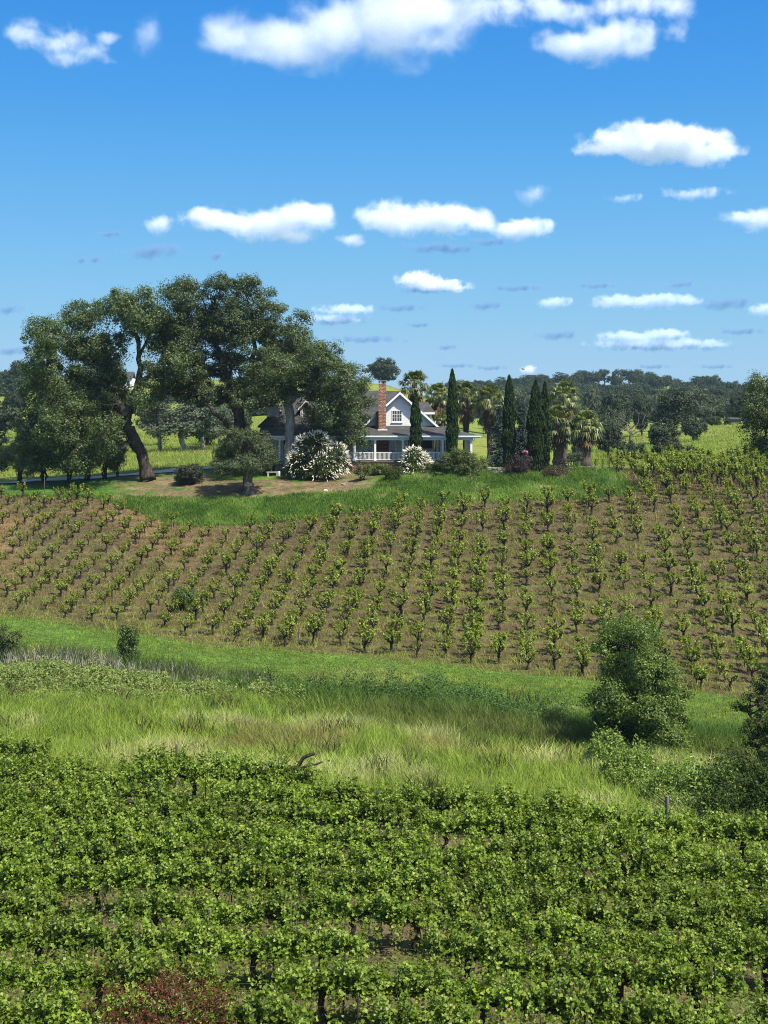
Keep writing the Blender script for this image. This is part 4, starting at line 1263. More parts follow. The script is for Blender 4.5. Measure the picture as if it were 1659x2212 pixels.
big_oak('young_tree', 1643, 63.5,
    [(1650,1470,24,26),(1640,1520,32,30),(1665,1540,40,40),(1625,1560,36,22),(1650,1600,45,26),(1690,1500,36,60),(1610,1590,18,14),(1620,1540,16,12)],
    [[(1645,1690,9),(1645,1640,8),(1640,1570,7),(1645,1500,4)], [(1660,1690,8),(1668,1600,6),(1675,1520,3)]],
    M['yew'], 'dark young tree at the right edge of the hollow', 642, leaf=.12, leaves=80, clump=.34, per=.7, aspect=.55, depth=False)
for k, (u, vb, vt, w, d, mt, lab) in enumerate([(1350,1672,1604,120,63.5,'shrub','straggling green shrub at the left foot of the lone young tree'), (1600,1745,1618,140,57.0,'yew','shrub at the right end of the thicket, shade painted into its dark leaves'),
        (1680,1780,1640,150,54.5,'painted_shade_thicket','blackish shrub at the right edge behind the trellised vines')]):  # the two right-hand shrubs carry their shade in the dark leaf colour
    shrub('thicket_shrub', u, vb, vt, w, d, M[mt], lab, 650+k, size=.12, leaves=60, clump=.40, per=.8, n=12, loose=True, group='shrubs of the right thicket')

# ------------------------------------------------------------------ trees of the valley and the hills
def ordinal_far():
    named = [
     ('grey',1271,897,833,48,330,'feathery grey tree above the stout palms'), ('round',1331,905,836,80,320,'broad dark oak in the middle of the valley'),
     ('round',1387,907,850,50,310,'round oak with a visible trunk at the top of the pasture'), ('tall',1452,942,845,80,262,'tallest dark oak standing in the pasture'),
     ('bush',1499,940,900,56,256,'dark bush at the right foot of the tallest pasture oak'), ('grey',1500,905,834,62,340,'feathery grey tree behind the tallest pasture oak'),
     ('grey',1535,905,845,50,345,'second feathery grey tree, right of the pasture oak'), ('grey',1566,915,858,40,350,'small pale grey tree at the far pasture edge'),
     ('round',1598,925,848,56,330,'dark tree beside the hanging oak'), ('grey',1319,945,889,64,240,'grey oak left of the dead tree'),
     ('round',1312,985,914,64,207,'dark leafy oak behind the fence, left end'), ('bush',1352,994,950,54,196,'low bush under the dead tree'),
     ('bush',1384,996,955,44,194,'low bush left of the gnarled oak'), ('round',1432,1000,912,82,186,'gnarled oak with twisting limbs behind the fence'),
     ('bush',1470,1014,950,70,172,'dense dark bush beside the hillside vines'), ('bush',1563,1022,1001,110,163.5,'long low dark hedge bush at the top of the vines'),
     ('grey',1125,905,836,66,330,'grey tree behind the thick cypress'), ('grey',1085,905,850,50,340,'grey tree behind the blue spruces'), ('round',1180,905,846,60,300,'dark oak behind the narrow cypress'),
     ('bush',1290,905,880,40,300,'pale scrub bush left of the valley oak'), ('bush',1540,912,896,44,330,'scrub bush at the far pasture edge'), ('bush',1576,918,900,40,325,'scrub bush near the far shed'),
     ('round',830,832,771,64,470,'lone round oak on the green hill above the chimney'),
     ('grey',400,968,862,150,205,'wide grey tree behind the tallest oak'), ('grey',345,962,880,80,230,'grey tree in the gap right of the leaning trunk'), ('bush',450,962,905,60,220,'grey green bush behind the small shade tree'),
     ('round',30,905,845,60,330,'dark tree on the left hillside above the olives'), ('bush',0,950,870,110,260,'wide dark bush above the olives at the left edge'), ('bush',70,950,885,80,250,'wide dark bush behind the drooping oak'),
     ('bush',130,955,890,90,240,'wide dark bush above the middle olives'), ('bush',200,960,900,80,235,'wide dark bush left of the leaning trunk'), ('round',45,836,778,50,560,'dark hilltop tree left of the drooping oak'),
     ('round',8,838,798,52,560,'dark hilltop tree at the left edge'), ('round',75,838,800,50,570,'hilltop tree half hidden by the drooping oak'), ('bush',10,856,812,90,520,'dark hillside bush above the green patch'),
     ('grey',475,965,870,90,225,'grey tree filling the gap left of the porch roof'), ('round',520,955,890,60,240,'dark oak behind the tallest oak trunk'), ('bush',560,900,872,60,330,'hillside scrub bush left of the farmhouse roof'),
     ('round',455,872,838,50,430,'hillside oak seen through the tallest oak, lower one'), ('round',690,838,800,56,455,'hillside oak behind the pale trunked oak'), ('round',745,842,806,50,455,'hillside oak left of the lone round oak'), ('round',610,836,800,50,470,'hillside oak behind the tallest oak'),
     ('bush',780,846,826,40,450,'hillside scrub bush left of the chimney'), ('bush',380,880,850,60,400,'hillside scrub bush right of the small far house'), ('round',210,850,812,60,480,'hillside oak left of the small far house'), ('round',160,850,812,60,480,'hillside oak behind the drooping oak'),
     ('bush',115,905,865,80,330,'wide hillside bush behind the drooping oak'), ('bush',960,880,862,50,300,'scrub bush behind the fan palms, left'), ('round',1010,880,842,60,330,'dark oak behind the fan palms'), ('round',1050,890,845,56,320,'dark oak left of the blue spruces'),
     ('grey',1215,900,850,56,320,'grey tree behind the tallest fan palm'), ('round',1245,930,880,50,250,'dark oak right behind the stout palms'), ('bush',1255,965,930,50,215,'bush behind the stout palms'), ('grey',1430,900,848,50,330,'grey tree left of the tallest pasture oak'),
     ('grey',345,966,846,100,208,'grey tree under the arch between the leaning trunk and the tallest oak'), ('grey',440,966,848,100,212,'grey tree right under the arch of the oaks'),
     ('grey',250,950,905,60,240,'grey tree seen left of the leaning trunk'), ('bush',290,965,930,40,210,'low bush behind the leaning trunk'),
    ]
    for k, (kind, u, vb, vt, w, d, lab) in enumerate(named):
        far_tree(kind, u, vb, vt, w, d, lab)
    # skyline trees of the wooded ridge, each on its own
    r = np.random.default_rng(77)
    sky = lambda u: np.interp(u, [985,1050,1120,1165,1215,1265,1310,1345,1390,1420,1450,1480,1515,1540,1570,1600,1640], [823,818,812,806,809,799,796,793,802,808,815,821,812,812,823,830,834])
    n = 0
    names = {}
    us = []
    u = 985
    while u < 1650:
        us.append(u); u += r.uniform(15, 28)
    for i, u in enumerate(us):
        vt = float(sky(u)) + r.uniform(-3, 5); w = r.uniform(26, 44)
        far_tree('round' if r.uniform() < .7 else 'tall', u, vt+30, vt, w, 860 + r.uniform(-20, 20), 'dark skyline oak, %s from the left along the wooded ridge' % nth(i+1), 'trees along the wooded ridge')
    rows = [(760,828,18,'upper slope of the wooded ridge'), (640,838,18,'middle slope of the wooded ridge'), (520,851,22,'lower slope of the wooded ridge'), (420,866,26,'foot of the wooded ridge')]
    for d, vt0, step, nm in rows:
        u = 960 + r.uniform(0, 15); i = 0
        while u < 1650:
            i += 1
            vt = vt0 + r.uniform(-5, 4) + (10 if (d > 600 and 1385 < u < 1462) else 0)
            kind = ('round','tall','round','grey')[int(r.integers(4))] if d < 600 else 'round'
            far_tree(kind, u, vt+40, vt, r.uniform(32, 56)*(1 if d > 500 else 1.15), d + r.uniform(-15, 15), 'dark oak, %s from the left on the %s' % (nth(i), nm), 'trees along the wooded ridge')
            u += step*r.uniform(.8, 1.5)
ordinal_far()

# a bare dead tree in the pasture
def dead_tree(u, vb, vt, d):
    r = np.random.default_rng(700)
    x, y, z = at(u, d); H = Zv(vt, d) - z
    e = empty('dead_tree', (x, y, z))
    mb = MB()
    tr = wiggle((0,0,-.2), (.3,0,H*.55), 7, .04, r); mb.tube(tr, np.linspace(.24,.13,7), 7); mb.build('trunk', M['wood_grey'], e, True)
    for a, el, l in ((.2,1.2,.55),(3.0,.8,.5),(.1,.5,.75),(1.2,1.3,.5),(3.4,.5,.4),(-.3,.75,.6),(2.4,1.0,.5)):
        m2 = MB(); s = tr[int(r.integers(4,7))]
        t = s + H*l*np.array([math.cos(a)*math.cos(el), math.sin(a)*math.cos(el)*.5, math.sin(el)])
        q = wiggle(s, t, 7, .09, r); m2.tube(q, np.linspace(.09,.015,7), 5)
        for _ in range(5):
            p = q[int(r.integers(2,7))]; m2.tube(wiggle(p, p + r.normal(0,.5,3) + np.array([0,0,.5]), 4, .1, r), np.linspace(.03,.01,4), 4)
        m2.build('branch', M['wood_grey'], e, True)
    tag(e, 'bare dead grey tree with forked branches in the pasture', 'tree')
dead_tree(1360, 960, 878, 214)

# ------------------------------------------------------------------ the house
def make_house():
    FY, PY, EY = 153.0, 150.0, 149.74
    zf, zt = Zv(995, 150), Zv(919.5, 153)
    ze = Zv(941, EY)
    zg = zf - 1.1
    x0, x1 = X(566, FY), X(947, FY)
    root = empty('farmhouse', (-1.5, FY, zf))
    tag(root, 'white farmhouse with grey shingle roofs and a deep wrap around porch', 'house')
    off = -root.location
    def put(o, parent=None):
        o.parent = parent or root
        if parent is None: o.location = off
        return o
    def part(name, mb, mat, parent=None): return put(mb.build(name, mat), parent)
    rz, ry = Zv(844.5, 157.6), 157.6           # main ridge
    ax, az = X(864, 152.4), Zv(846, 152.4)     # gable apex
    lx, rx = X(781, 152.4), X(949, 152.4)      # gable foot
    # walls -------------------------------------------------
    mb = MB()
    mb.box(x0, x1 - .4, FY, 162, zf - .05, zt - .03)
    part('wall', mb, M['cream'])
    mb = MB()
    mb.prism([(lx + .35, zt - .1), (rx - .35, zt - .1), (ax, az - .33)], 'y', FY - .02, FY + .2)
    part('gable_wall', mb, M['siding'])
    # main roof, hipped on the left -------------------------------
    th = .18
    hx = x0 + 3.4
    mb = MB()
    ex = x0 - .45
    fe, fb = FY - .45, 162.45
    ez = zt - .05
    mb.slab([(ex, fe, ez), (lx - .05, fe, ez), (ax, ry, rz), (hx, ry, rz)], th)
    mb.slab([(ax, fb, ez), (ex, fb, ez), (hx, ry, rz), (ax, ry, rz)], th)
    mb.slab([(ex, fb, ez), (ex, fe, ez), (hx, ry, rz)], th)
    roof = part('roof', mb, M['shingle'])
    # cross gable roof
    mb = MB()
    gy0, gy1 = FY - .57, 162.4
    mb.slab([(lx, gy0, zt - .1), (ax, gy0, az), (ax, gy1, az), (lx, gy1, zt - .1)][::-1], th)
    mb.slab([(ax, gy0, az + .002), (rx, gy0, zt - .1), (rx, gy1, zt - .1), (ax, gy1, az + .002)][::-1], th)
    part('gable_roof', mb, M['shingle'])
    mb = MB()
    for (xa, xb) in ((lx, ax), (rx, ax)):
        mb.prism([(xa, zt - .12), (ax, az - .02), (ax, az - .30), (xa + (ax - xa)*.07, zt - .14)], 'y', gy0 - .05, gy0 - .003)
    part('rake_board', mb, M['white'])
    # gable wall right side
    mb = MB(); mb.box(rx - .45, rx - .35, FY + .21, 162, zt - .02, zt + .5); part('side_wall', mb, M['siding'])
    # side dormer on the right slope, behind
    dx = X(939, 156); dzt, dze = Zv(868, 158), Zv(890, 155.6)
    mb = MB()
    mb.slab([(ax + 1, 155.4, dze), (dx, 155.4, dze), (dx - .75, 158, dzt), (ax + 1, 158, dzt)], .14)
    mb.slab([(dx, 160.6, dze), (ax + 1, 160.6, dze), (ax + 1, 158, dzt), (dx - .75, 158, dzt)], .14)
    dr = part('rear_dormer', mb, M['shingle'])
    mb = MB(); mb.box(ax + 1.5, dx - .45, 155.9, 160.1, zt + .2, dze - .06); mb.box(ax + 1.9, dx - .01, 155.34, 155.397, dze - .26, dze - .03); part('rear_dormer_wall', mb, M['white'])
    # porch roof ----------------------------------------------------
    pxl, pxr = X(558, EY), X(1036, EY)
    mb = MB()
    mb.slab([(pxl, EY, ze), (pxr, EY, ze), (rx - .2, FY, zt), (pxl, FY, zt)], .12)
    mb.slab([(pxr, EY, ze), (pxr, 164, ze), (rx - .2, 164, zt), (rx - .2, FY, zt)], .12)
    part('porch_roof', mb, M['shingle'])
    mb = MB()
    mb.box(pxl, pxr + .03, EY - .06, EY - .003, ze - .26, ze - .01)
    mb.box(pxr + .003, pxr + .06, EY, 164, ze - .26, ze - .01)
    part('fascia', mb, M['white'])
    mb = MB()
    mb.box(pxl - .02, pxr + .18, EY - .19, EY - .065, ze - .14, ze - .02)
    part('gutter', mb, M['white'])
    mb = MB(); mb.box(pxl + .1, pxr - .1, EY + .1, FY - .003, ze - .24, ze - .18); mb.box(rx, pxr - .1, FY, 163.9, ze - .24, ze - .18); part('porch_ceiling', mb, M['cream'])
    mb = MB(); mb.box(pxl + .3, X(1022, PY), PY - .08, PY + .08, ze - .50, ze - .245); part('porch_beam', mb, M['white'])
    # deck and foundation ----------------------------------------------
    mb = MB(); mb.box(x0 - .3, X(1026, PY), PY - .35, FY - .003, zf - .16, zf); mb.box(x1, X(1026, PY), FY - .003, 163, zf - .16, zf); part('porch_deck', mb, M['porch_deck'])
    mb = MB(); mb.box(X(752, PY), X(1024, PY), PY - .2, FY - .01, zg - .6, zf - .165); mb.box(x1 - 1, X(1024, PY), FY - .01, 162.8, zg - .6, zf - .165); part('foundation', mb, M['brick'])
    mb = MB(); mb.box(x0 - .2, X(752, PY) - .01, PY - .15, FY - .01, zg - .6, zf - .165); part('porch_skirt', mb, M['dark'])
    mb = MB()
    for i in range(4): mb.box(X(596, PY), X(622, PY), PY - .36 - .3*(4-i), PY - .355 - .3*(3-i) , zg - .3, zf - .16 - .17*(4-i) + .16)
    part('porch_steps', mb, M['wood_grey'])
    # posts ---------------------------------------------------------------
    zc = ze - .245
    posts = [(572, .17), (604, .17), (637, .15), (725, .14), (747, .14), (765.5, .30), (810.5, .20), (870, .20), (956, .20), (1018, .22)]
    for u, w in posts:
        x = X(u, PY); mb = MB()
        mb.box(x - w/2, x + w/2, PY - w/2 - .001, PY + w/2, zf, zc - .255)
        mb.box(x - w/2 - .04, x + w/2 + .04, PY - w/2 - .04, PY + w/2 + .04, zf, zf + .18)
        mb.box(x - w/2 - .04, x + w/2 + .04, PY - w/2 - .045, PY + w/2 + .04, zc - .35, zc - .257)
        part('porch_post', mb, M['white'])
    for y in (153.6, 157.2, 160.8):
        x = X(1018, PY); mb = MB(); mb.box(x - .1, x + .1, y - .1, y + .1, zf, zc + .0); part('porch_post', mb, M['white'])
    # railings ---------------------------------------------------------
    zr = Zv(976.6, PY)
    def railing(xa, xb, y=None, ya=None, yb=None, x=None):
        mb = MB()
        if y is not None:
            mb.box(xa, xb, y - .035, y + .035, zr - .07, zr); mb.box(xa, xb, y - .03, y + .03, zf + .08, zf + .14)
            n = int((xb - xa)/.135)
            for i in range(n):
                c = xa + (i + .5)*(xb - xa)/n; mb.box(c - .024, c + .024, y - .022, y + .022, zf + .141, zr - .071)
        else:
            mb.box(x - .035, x + .035, ya, yb, zr - .07, zr); mb.box(x - .03, x + .03, ya, yb, zf + .08, zf + .14)
            n = int((yb - ya)/.135)
            for i in range(n):
                c = ya + (i + .5)*(yb - ya)/n; mb.box(x - .022, x + .022, c - .024, c + .024, zf + .141, zr - .071)
        part('railing', mb, M['white'])
    for a, b in ((5, 6), (6, 7), (7, 8), (8, 9)):
        railing(X(posts[a][0], PY) + posts[a][1]/2 + .01, X(posts[b][0], PY) - posts[b][1]/2 - .01, y=PY)
    railing(X(747, PY) + .08, X(765.5, PY) - .16, y=PY)
    for ya, yb in ((150.12, 153.49), (153.71, 157.09), (157.31, 160.69)): railing(0, 0, x=X(1018, PY), ya=ya, yb=yb)
    # windows and doors -----------------------------------------------
    def window(name, ua, ub, va, vb, y, nx, ny, fr=.10, mat='white', pane='glass', sill=True):
        xa, xb, zb, ztp = X(ua, y), X(ub, y), Zv(vb, y), Zv(va, y)
        mb = MB(); t = .05
        mb.box(xa, xa + fr, y - t, y - .003, zb, ztp); mb.box(xb - fr, xb, y - t, y - .003, zb, ztp)
        mb.box(xa + fr, xb - fr, y - t, y - .003, ztp - fr, ztp); mb.box(xa + fr, xb - fr, y - t, y - .003, zb, zb + fr)
        for i in range(1, nx):
            c = xa + fr + (xb - xa - 2*fr)*i/nx; w = .035 if i == nx//2 and nx % 2 == 0 else .018
            mb.box(c - w, c + w, y - .045, y - .012, zb + fr, ztp - fr)
        for j in range(1, ny):
            c = zb + fr + (ztp - zb - 2*fr)*j/ny
            mb.box(xa + fr, xb - fr, y - .040, y - .014, c - .018, c + .018)
        o = part(name, mb, M[mat])
        g = MB(); g.box(xa + fr, xb - fr, y - .011, y - .004, zb + fr, ztp - fr)
        p = g.build('pane', M[pane]); p.parent = o
        if sill:
            s = MB(); s.box(xa - .06, xb + .06, y - .12, y - .002, zb - .07, zb - .003); q = s.build('sill', M[mat]); q.parent = o
        return o
    window('gable_window', 846, 869, 886, 912, FY - .02, 4, 3, fr=.09)
    window('french_door', 942.5, 953.5, 944, 992, FY, 2, 5, fr=.14, sill=False)
    window('french_door', 957, 967, 944, 992, FY, 2, 5, fr=.14, sill=False)
    window('glass_door', 840.5, 855.5, 945, 993, FY, 1, 1, fr=.09, sill=False)
    window('porch_window', 781, 806, 946, 984, FY, 2, 1, fr=.10)
    window('porch_window', 873, 886, 946, 984, FY, 2, 2, fr=.10)
    window('porch_window', 705, 719, 945, 985, FY, 2, 2, fr=.10)
    window('porch_window', 640, 660, 946, 985, FY, 2, 2, fr=.10)
    window('front_door', 610, 626, 944, 993, FY, 1, 1, fr=.12, pane='dark', sill=False)
    window('front_door', 735, 750, 944, 993, FY, 1, 1, fr=.12, pane='dark', sill=False)
    mb = MB(); mb.box(X(813, 152.8), X(840, 152.8), 152.6, FY - .004, zf + .002, ze - .26); part('brick_panel', mb, M['brick_dark'])
    mb = MB(); xa, xb = X(908, 150.3), X(934, 150.3); mb.box(xa, xb, 150.32, 150.36, Zv(968, 150.3), ze - .26); mb.box(xa, xb, 150.30, 150.38, Zv(968, 150.3) - .04, Zv(968, 150.3) - .002); part('porch_shade', mb, M['shade'])
    # front dormers ------------------------------------------------------
    for (ua, ub, va, vb) in ((577, 603, 886, 922), (649, 674, 883, 921)):
        y = 153.9
        xa, xb = X(ua, y), X(ub, y); zb = Zv(vb, y); zt_ = Zv(va, y) + .12; xm = (xa + xb)/2; apex = zt_ + .85
        yb = 157.2
        mb = MB(); mb.box(xa, xb, y, yb, zb - .1, zt_); mb.prism([(xa, zt_ + .001), (xb, zt_ + .001), (xm, apex - .12)], 'y', y, yb)
        dw = part('dormer', mb, M['siding'])
        r_ = MB(); o_ = .28
        r_.slab([(xa - o_, y - .3, zt_ - o_*.7), (xm, y - .3, apex), (xm, yb + .5, apex), (xa - o_, yb, zt_ - o_*.7)][::-1], .12)
        r_.slab([(xm, y - .3, apex + .002), (xb + o_, y - .3, zt_ - o_*.7), (xb + o_, yb, zt_ - o_*.7), (xm, yb + .5, apex + .002)][::-1], .12)
        q = r_.build('dormer_roof', M['shingle']); q.parent = dw
        t_ = MB()
        for xe in (xa - o_, xb + o_):
            t_.prism([(xe, zt_ - o_*.7), (xm, apex), (xm, apex - .2), (xe + (xm - xe)*.1, zt_ - o_*.7 - .1)], 'y', y - .35, y - .303)
        q = t_.build('dormer_trim', M['white']); q.parent = dw
        w = MB(); fx0, fx1, fz0, fz1 = xa + .18, xb - .18, zb + .14, zt_ - .14
        for a in ((fx0, fx0+.1, fz0, fz1), (fx1-.1, fx1, fz0, fz1), (fx0+.1, fx1-.1, fz0, fz0+.1), (fx0+.1, fx1-.1, fz1-.1, fz1)): w.box(a[0], a[1], y - .06, y - .003, a[2], a[3])
        for i in range(1, 3): c = fx0 + .1 + (fx1 - fx0 - .2)*i/3; w.box(c - .014, c + .014, y - .04, y - .013, fz0 + .1, fz1 - .1)
        for i in range(1, 4): c = fz0 + .1 + (fz1 - fz0 - .2)*i/4; w.box(fx0 + .1, fx1 - .1, y - .036, y - .016, c - .014, c + .014)
        q = w.build('dormer_window', M['white']); q.parent = dw
        g = MB(); g.box(fx0 + .1, fx1 - .1, y - .012, y - .004, fz0 + .1, fz1 - .1)
        q = g.build('dormer_pane', M['glass']); q.parent = dw
    # chimney -----------------------------------------------------------------
    cx0, cx1 = X(818, 152), X(834, 152); czt = Zv(829, 152)
    mb = MB(); mb.box(cx0, cx1, 151.55, 152.3, zt - .75, czt)
    n = len(mb.v)
    for (a, b) in ((cx0, cx0 + .14), (cx0 + .30, cx0 + .42), (cx1 - .14, cx1)):
        mb.box(a, b, 151.56, 151.72, czt, czt + .26); mb.box(a, b, 152.12, 152.29, czt, czt + .26)
    ch = part('chimney', mb, M['brick'])
    mb = MB(); mb.box(cx0 - .06, cx1 + .06, 151.49, 152.36, czt + .262, czt + .36); c = mb.build('chimney_cap', M['stone']); c.parent = ch
    mb = MB(); mb.box(cx0 - .33, cx0 - .004, 151.9, 152.97, zt - .5, Zv(889, 152)); c = mb.build('chimney_shoulder', M['brick_dark']); c.parent = ch  # strip beside the shaft, its shade put into a darker brick colour
    mb = MB(); mb.box(cx0 - .1, cx1 + .14, 151.45, 151.545, zt - .62, zt - .38); c = mb.build('flashing', M['white']); c.parent = ch
    # leader pipe at the right porch corner
    mb = MB(); mb.tube([(pxr - .5, EY + .2, ze - .25), (pxr - .5, EY + .2, ze - .45), (X(1022, PY), PY, ze - .62)], [.04]*3, 6); part('downpipe', mb, M['white'])
    return zf, zg
ZF, ZG = make_house()

def make_chair(u, y, label):
    e = empty('porch_chair', (X(u, y), y, ZF))
    mb = MB(); mb.box(-.27, .27, -.25, .25, .40, .45); mb.build('seat', M['white'], e)
    mb = MB(); mb.box(-.27, .27, .22, .27, .46, .60); mb.box(-.27, .27, .24, .29, .78, .95)
    for x in (-.25, -.08, .08, .21): mb.box(x, x + .05, .23, .275, .60, .78)
    mb.build('backrest', M['white'], e)
    for x in (-.25, .21):
        for y_ in (-.24, .2):
            mb = MB(); mb.box(x, x + .04, y_, y_ + .04, 0, .40); mb.build('leg', M['white'], e)
    tag(e, label, 'chair', 'white chairs on the porch')
make_chair(919, 151.6, 'white porch chair, left one under the black roll down shade')
make_chair(932, 151.4, 'white porch chair, right one under the black roll down shade')

# ------------------------------------------------------------------ small garden things
def make_bench():
    x, y, z = at(590, 147.4)
    e = empty('garden_bench', (x, y, z))
    mb = MB(); mb.box(-.7, .55, -.2, .2, .38, .47); mb.build('seat', M['concrete'], e)
    for a in (-.6, .36):
        mb = MB(); mb.box(a, a + .16, -.17, .17, -.05, .378); mb.build('leg', M['concrete'], e)
    tag(e, 'pale stone garden bench on the lawn by the porch steps', 'bench')
    x, y, z = at(603, 146.6)
    mb = MB(); mb.tube([(0,0,-.05),(0,0,.12),(0,0,.34),(0,0,.5),(0,0,.55)], [.16,.17,.14,.13,.05], 8)
    o = mb.build('stone_bollard', M['pale_stone'], None, True); o.location = (x, y, z); tag(o, 'short pale stone bollard at the right end of the garden bench', 'bollard')
make_bench()

def boulder(name, u, d, sx, sy, sz, mat, label, seed, cat='stone'):
    r = np.random.default_rng(seed)
    import bmesh
    bm = bmesh.new(); bmesh.ops.create_icosphere(bm, subdivisions=2, radius=1)
    for v in bm.verts:
        k = 1 + r.normal(0, .09); v.co = Vector((v.co.x*sx*k, v.co.y*sy*k, max(v.co.z, -.4)*sz*k))
    me = bpy.data.meshes.new(name); bm.to_mesh(me); bm.free(); me.materials.append(M[mat])
    x, y, z = at(u, d); o = link(name, me, None, (x, y, z + .05)); o.rotation_euler = (0, 0, r.uniform(0, 3)); tag(o, label, cat); return o
boulder('white_rock', 703, 138.0, .26, .16, .14, 'pale_stone', 'white rock lying alone on the bare bank', 1)
boulder('orange_rock', 1159, 142.6, .42, .3, .34, 'brick', 'orange brown rock between the purple and rusty bushes', 2)
boulder('tan_rock', 742, 141.0, .3, .22, .14, 'stone', 'tan rock at the shadow edge of the big white bush', 3)

def stone_wall(u0, u1, d0, d1, h, courses, label, seed, mat='stone', size=.42):
    """dry stacked wall: rough stones laid course upon course"""
    r = np.random.default_rng(seed)
    x0, x1 = X(u0, d0), X(u1, d1); L = x1 - x0
    e0 = at((u0 + u1)/2, (d0 + d1)/2)
    mb = MB(); hh = h/courses
    for c in range(courses):
        t = -r.uniform(0, .3)
        while t < L - (.2 if c else 0):
            w = size*r.uniform(.6, 1.4)
            a, b = max(t, 0), min(t + w, L)
            if b - a > .08:
                xm = x0 + (a + b)/2; ym = d0 + (d1 - d0)*((a + b)/2)/L
                z = gz(xm, ym) + c*hh - .05; dp = r.uniform(.16, .24); j = r.uniform(-.03, .03, 4)
                mb.box(xm - (b - a)/2 + .012, xm + (b - a)/2 - .012, ym - dp + j[0], ym + dp + j[1], z + .008, z + hh*r.uniform(.88, 1.0))
            t += w
    mb.v = [(v[0] - e0[0], v[1] - e0[1], v[2] - e0[2]) for v in mb.v]
    o = mb.build('stone_wall', M[mat]); o.location = e0
    bv = o.modifiers.new('bevel', 'BEVEL'); bv.width = .03; bv.segments = 2
    tag(o, label, 'wall')
stone_wall(1052, 1090, 144.5, 144.2, .85, 5, 'dry stacked stone wall left of the purple bush', 11)
stone_wall(1228, 1292, 150.2, 150.6, .42, 3, 'long low flat stone wall under the stout palms', 12, size=.9)
stone_wall(1026, 1060, 148.6, 148.4, .5, 3, 'grey stone edging beside the right porch corner', 13)

def rail_fence(u0, u1, d, h, label, npost, wires, mat, rad, name, cat, vertical=False):
    xa, xb = X(u0, d), X(u1, d)
    base = at((u0 + u1)/2, d); e = empty(name, base)
    xs = np.linspace(xa, xb, npost)
    for x in xs:
        mb = MB(); mb.tube([(x - base[0], 0, gz(x, d) - base[2] - .3), (x - base[0], 0, gz(x, d) - base[2] + h)], [rad]*2, 6)
        mb.build('post', M[mat], e)
    for hgt, rr in wires:
        mb = MB(); pts = [(x - base[0], 0, gz(x, d) - base[2] + hgt) for x in np.linspace(xa, xb, npost*3)]
        mb.tube(pts, [rr]*len(pts), 4); mb.build('rail' if rr > .02 else 'wire', M[mat], e)
    if vertical:
        mb = MB()
        for x in np.arange(xa, xb, .13): mb.tube([(x - base[0], 0, gz(x, d) - base[2] + .1), (x - base[0], 0, gz(x, d) - base[2] + h - .08)], [.012]*2, 4)
        mb.build('picket_panel', M[mat], e)
    tag(e, label, cat)
rail_fence(1286, 1331, 151.5, 1.0, 'dark green iron rail fence at the corner of the hillside vines', 4, ((.95,.035),(.15,.03)), 'iron', .05, 'iron_fence', 'fence', True)
rail_fence(1228, 1285, 148.9, .95, 'thin dark wire fence in front of the low stone wall', 4, ((.9,.012),(.5,.012)), 'iron', .035, 'wire_fence', 'fence')
rail_fence(1304, 1650, 164.5, 1.45, 'wire pasture fence on thin steel posts behind the hillside vines', 11, ((1.35,.008),(.95,.008),(.55,.008)), 'steel_post', .03, 'pasture_fence', 'fence')

def stake(u, d, h, w, label, lean=.0, mat='wood_grey', group=None):
    x, y, z = at(u, d)
    mb = MB(); mb.tube([(0,0,-.2),(lean*.5,0,h*.5),(lean,0,h),(lean,0,h+.015)], [w*1.02, w, w*.95, w*.6], 8)
    o = mb.build('wooden_post', M[mat]); o.location = (x, y, z); tag(o, label, 'post', group); return o
stake(228, 133.6, 1.35, .05, 'tall dark stake at the upper left corner of the hillside vines')
stake(372, 128.2, .85, .06, 'short reddish stake where the lawn meets the hillside vines')
stake(645, 100.6, 1.2, .035, 'thin stake at the foot of the hillside vineyard')
stake(96, 139.5, 1.8, .03, 'thin pale stake beside the uppermost left vines')

def far_house(u, v0, v1, w, d, label):
    x, y, z = at(u, d); W = w/F*d; H = max(Zv(v0, d) - z, 3)
    e = empty('far_house', (x, y, z))
    mb = MB(); mb.box(-W/2, W/2, 0, 7, -1, H*.62); mb.build('wall', M['white'], e)
    mb = MB(); mb.slab([(-W*.55, -.4, H*.6), (W*.55, -.4, H*.6), (W*.55, 3.5, H), (-W*.55, 3.5, H)], .2); mb.slab([(W*.55, 7.4, H*.6), (-W*.55, 7.4, H*.6), (-W*.55, 3.5, H), (W*.55, 3.5, H)], .2); mb.build('roof', M['shingle'], e)
    for k in (-.25, .2):
        mb = MB(); mb.box(W*k - .5, W*k + .5, -.06, -.01, H*.2, H*.5); mb.build('window', M['glass'], e)
    tag(e, label, 'house')
far_house(272, 802, 818, 26, 500, 'small white house far off on the hill, seen through the oaks')
def far_shed(u, d):
    x, y, z = at(u, d)
    e = empty('far_shed', (x, y, z))
    mb = MB(); mb.box(-1.1, 1.1, 0, 2.4, -.5, 1.2); mb.build('wall', M['wood_grey'], e)
    mb = MB(); mb.slab([(-1.3, -.3, 1.25), (1.3, -.3, 1.25), (1.3, 2.7, 1.6), (-1.3, 2.7, 1.6)], .12); mb.build('roof', M['shingle'], e)
    tag(e, 'small grey shed at the far edge of the pasture beside the hanging oak', 'shed')
far_shed(1590, 318)

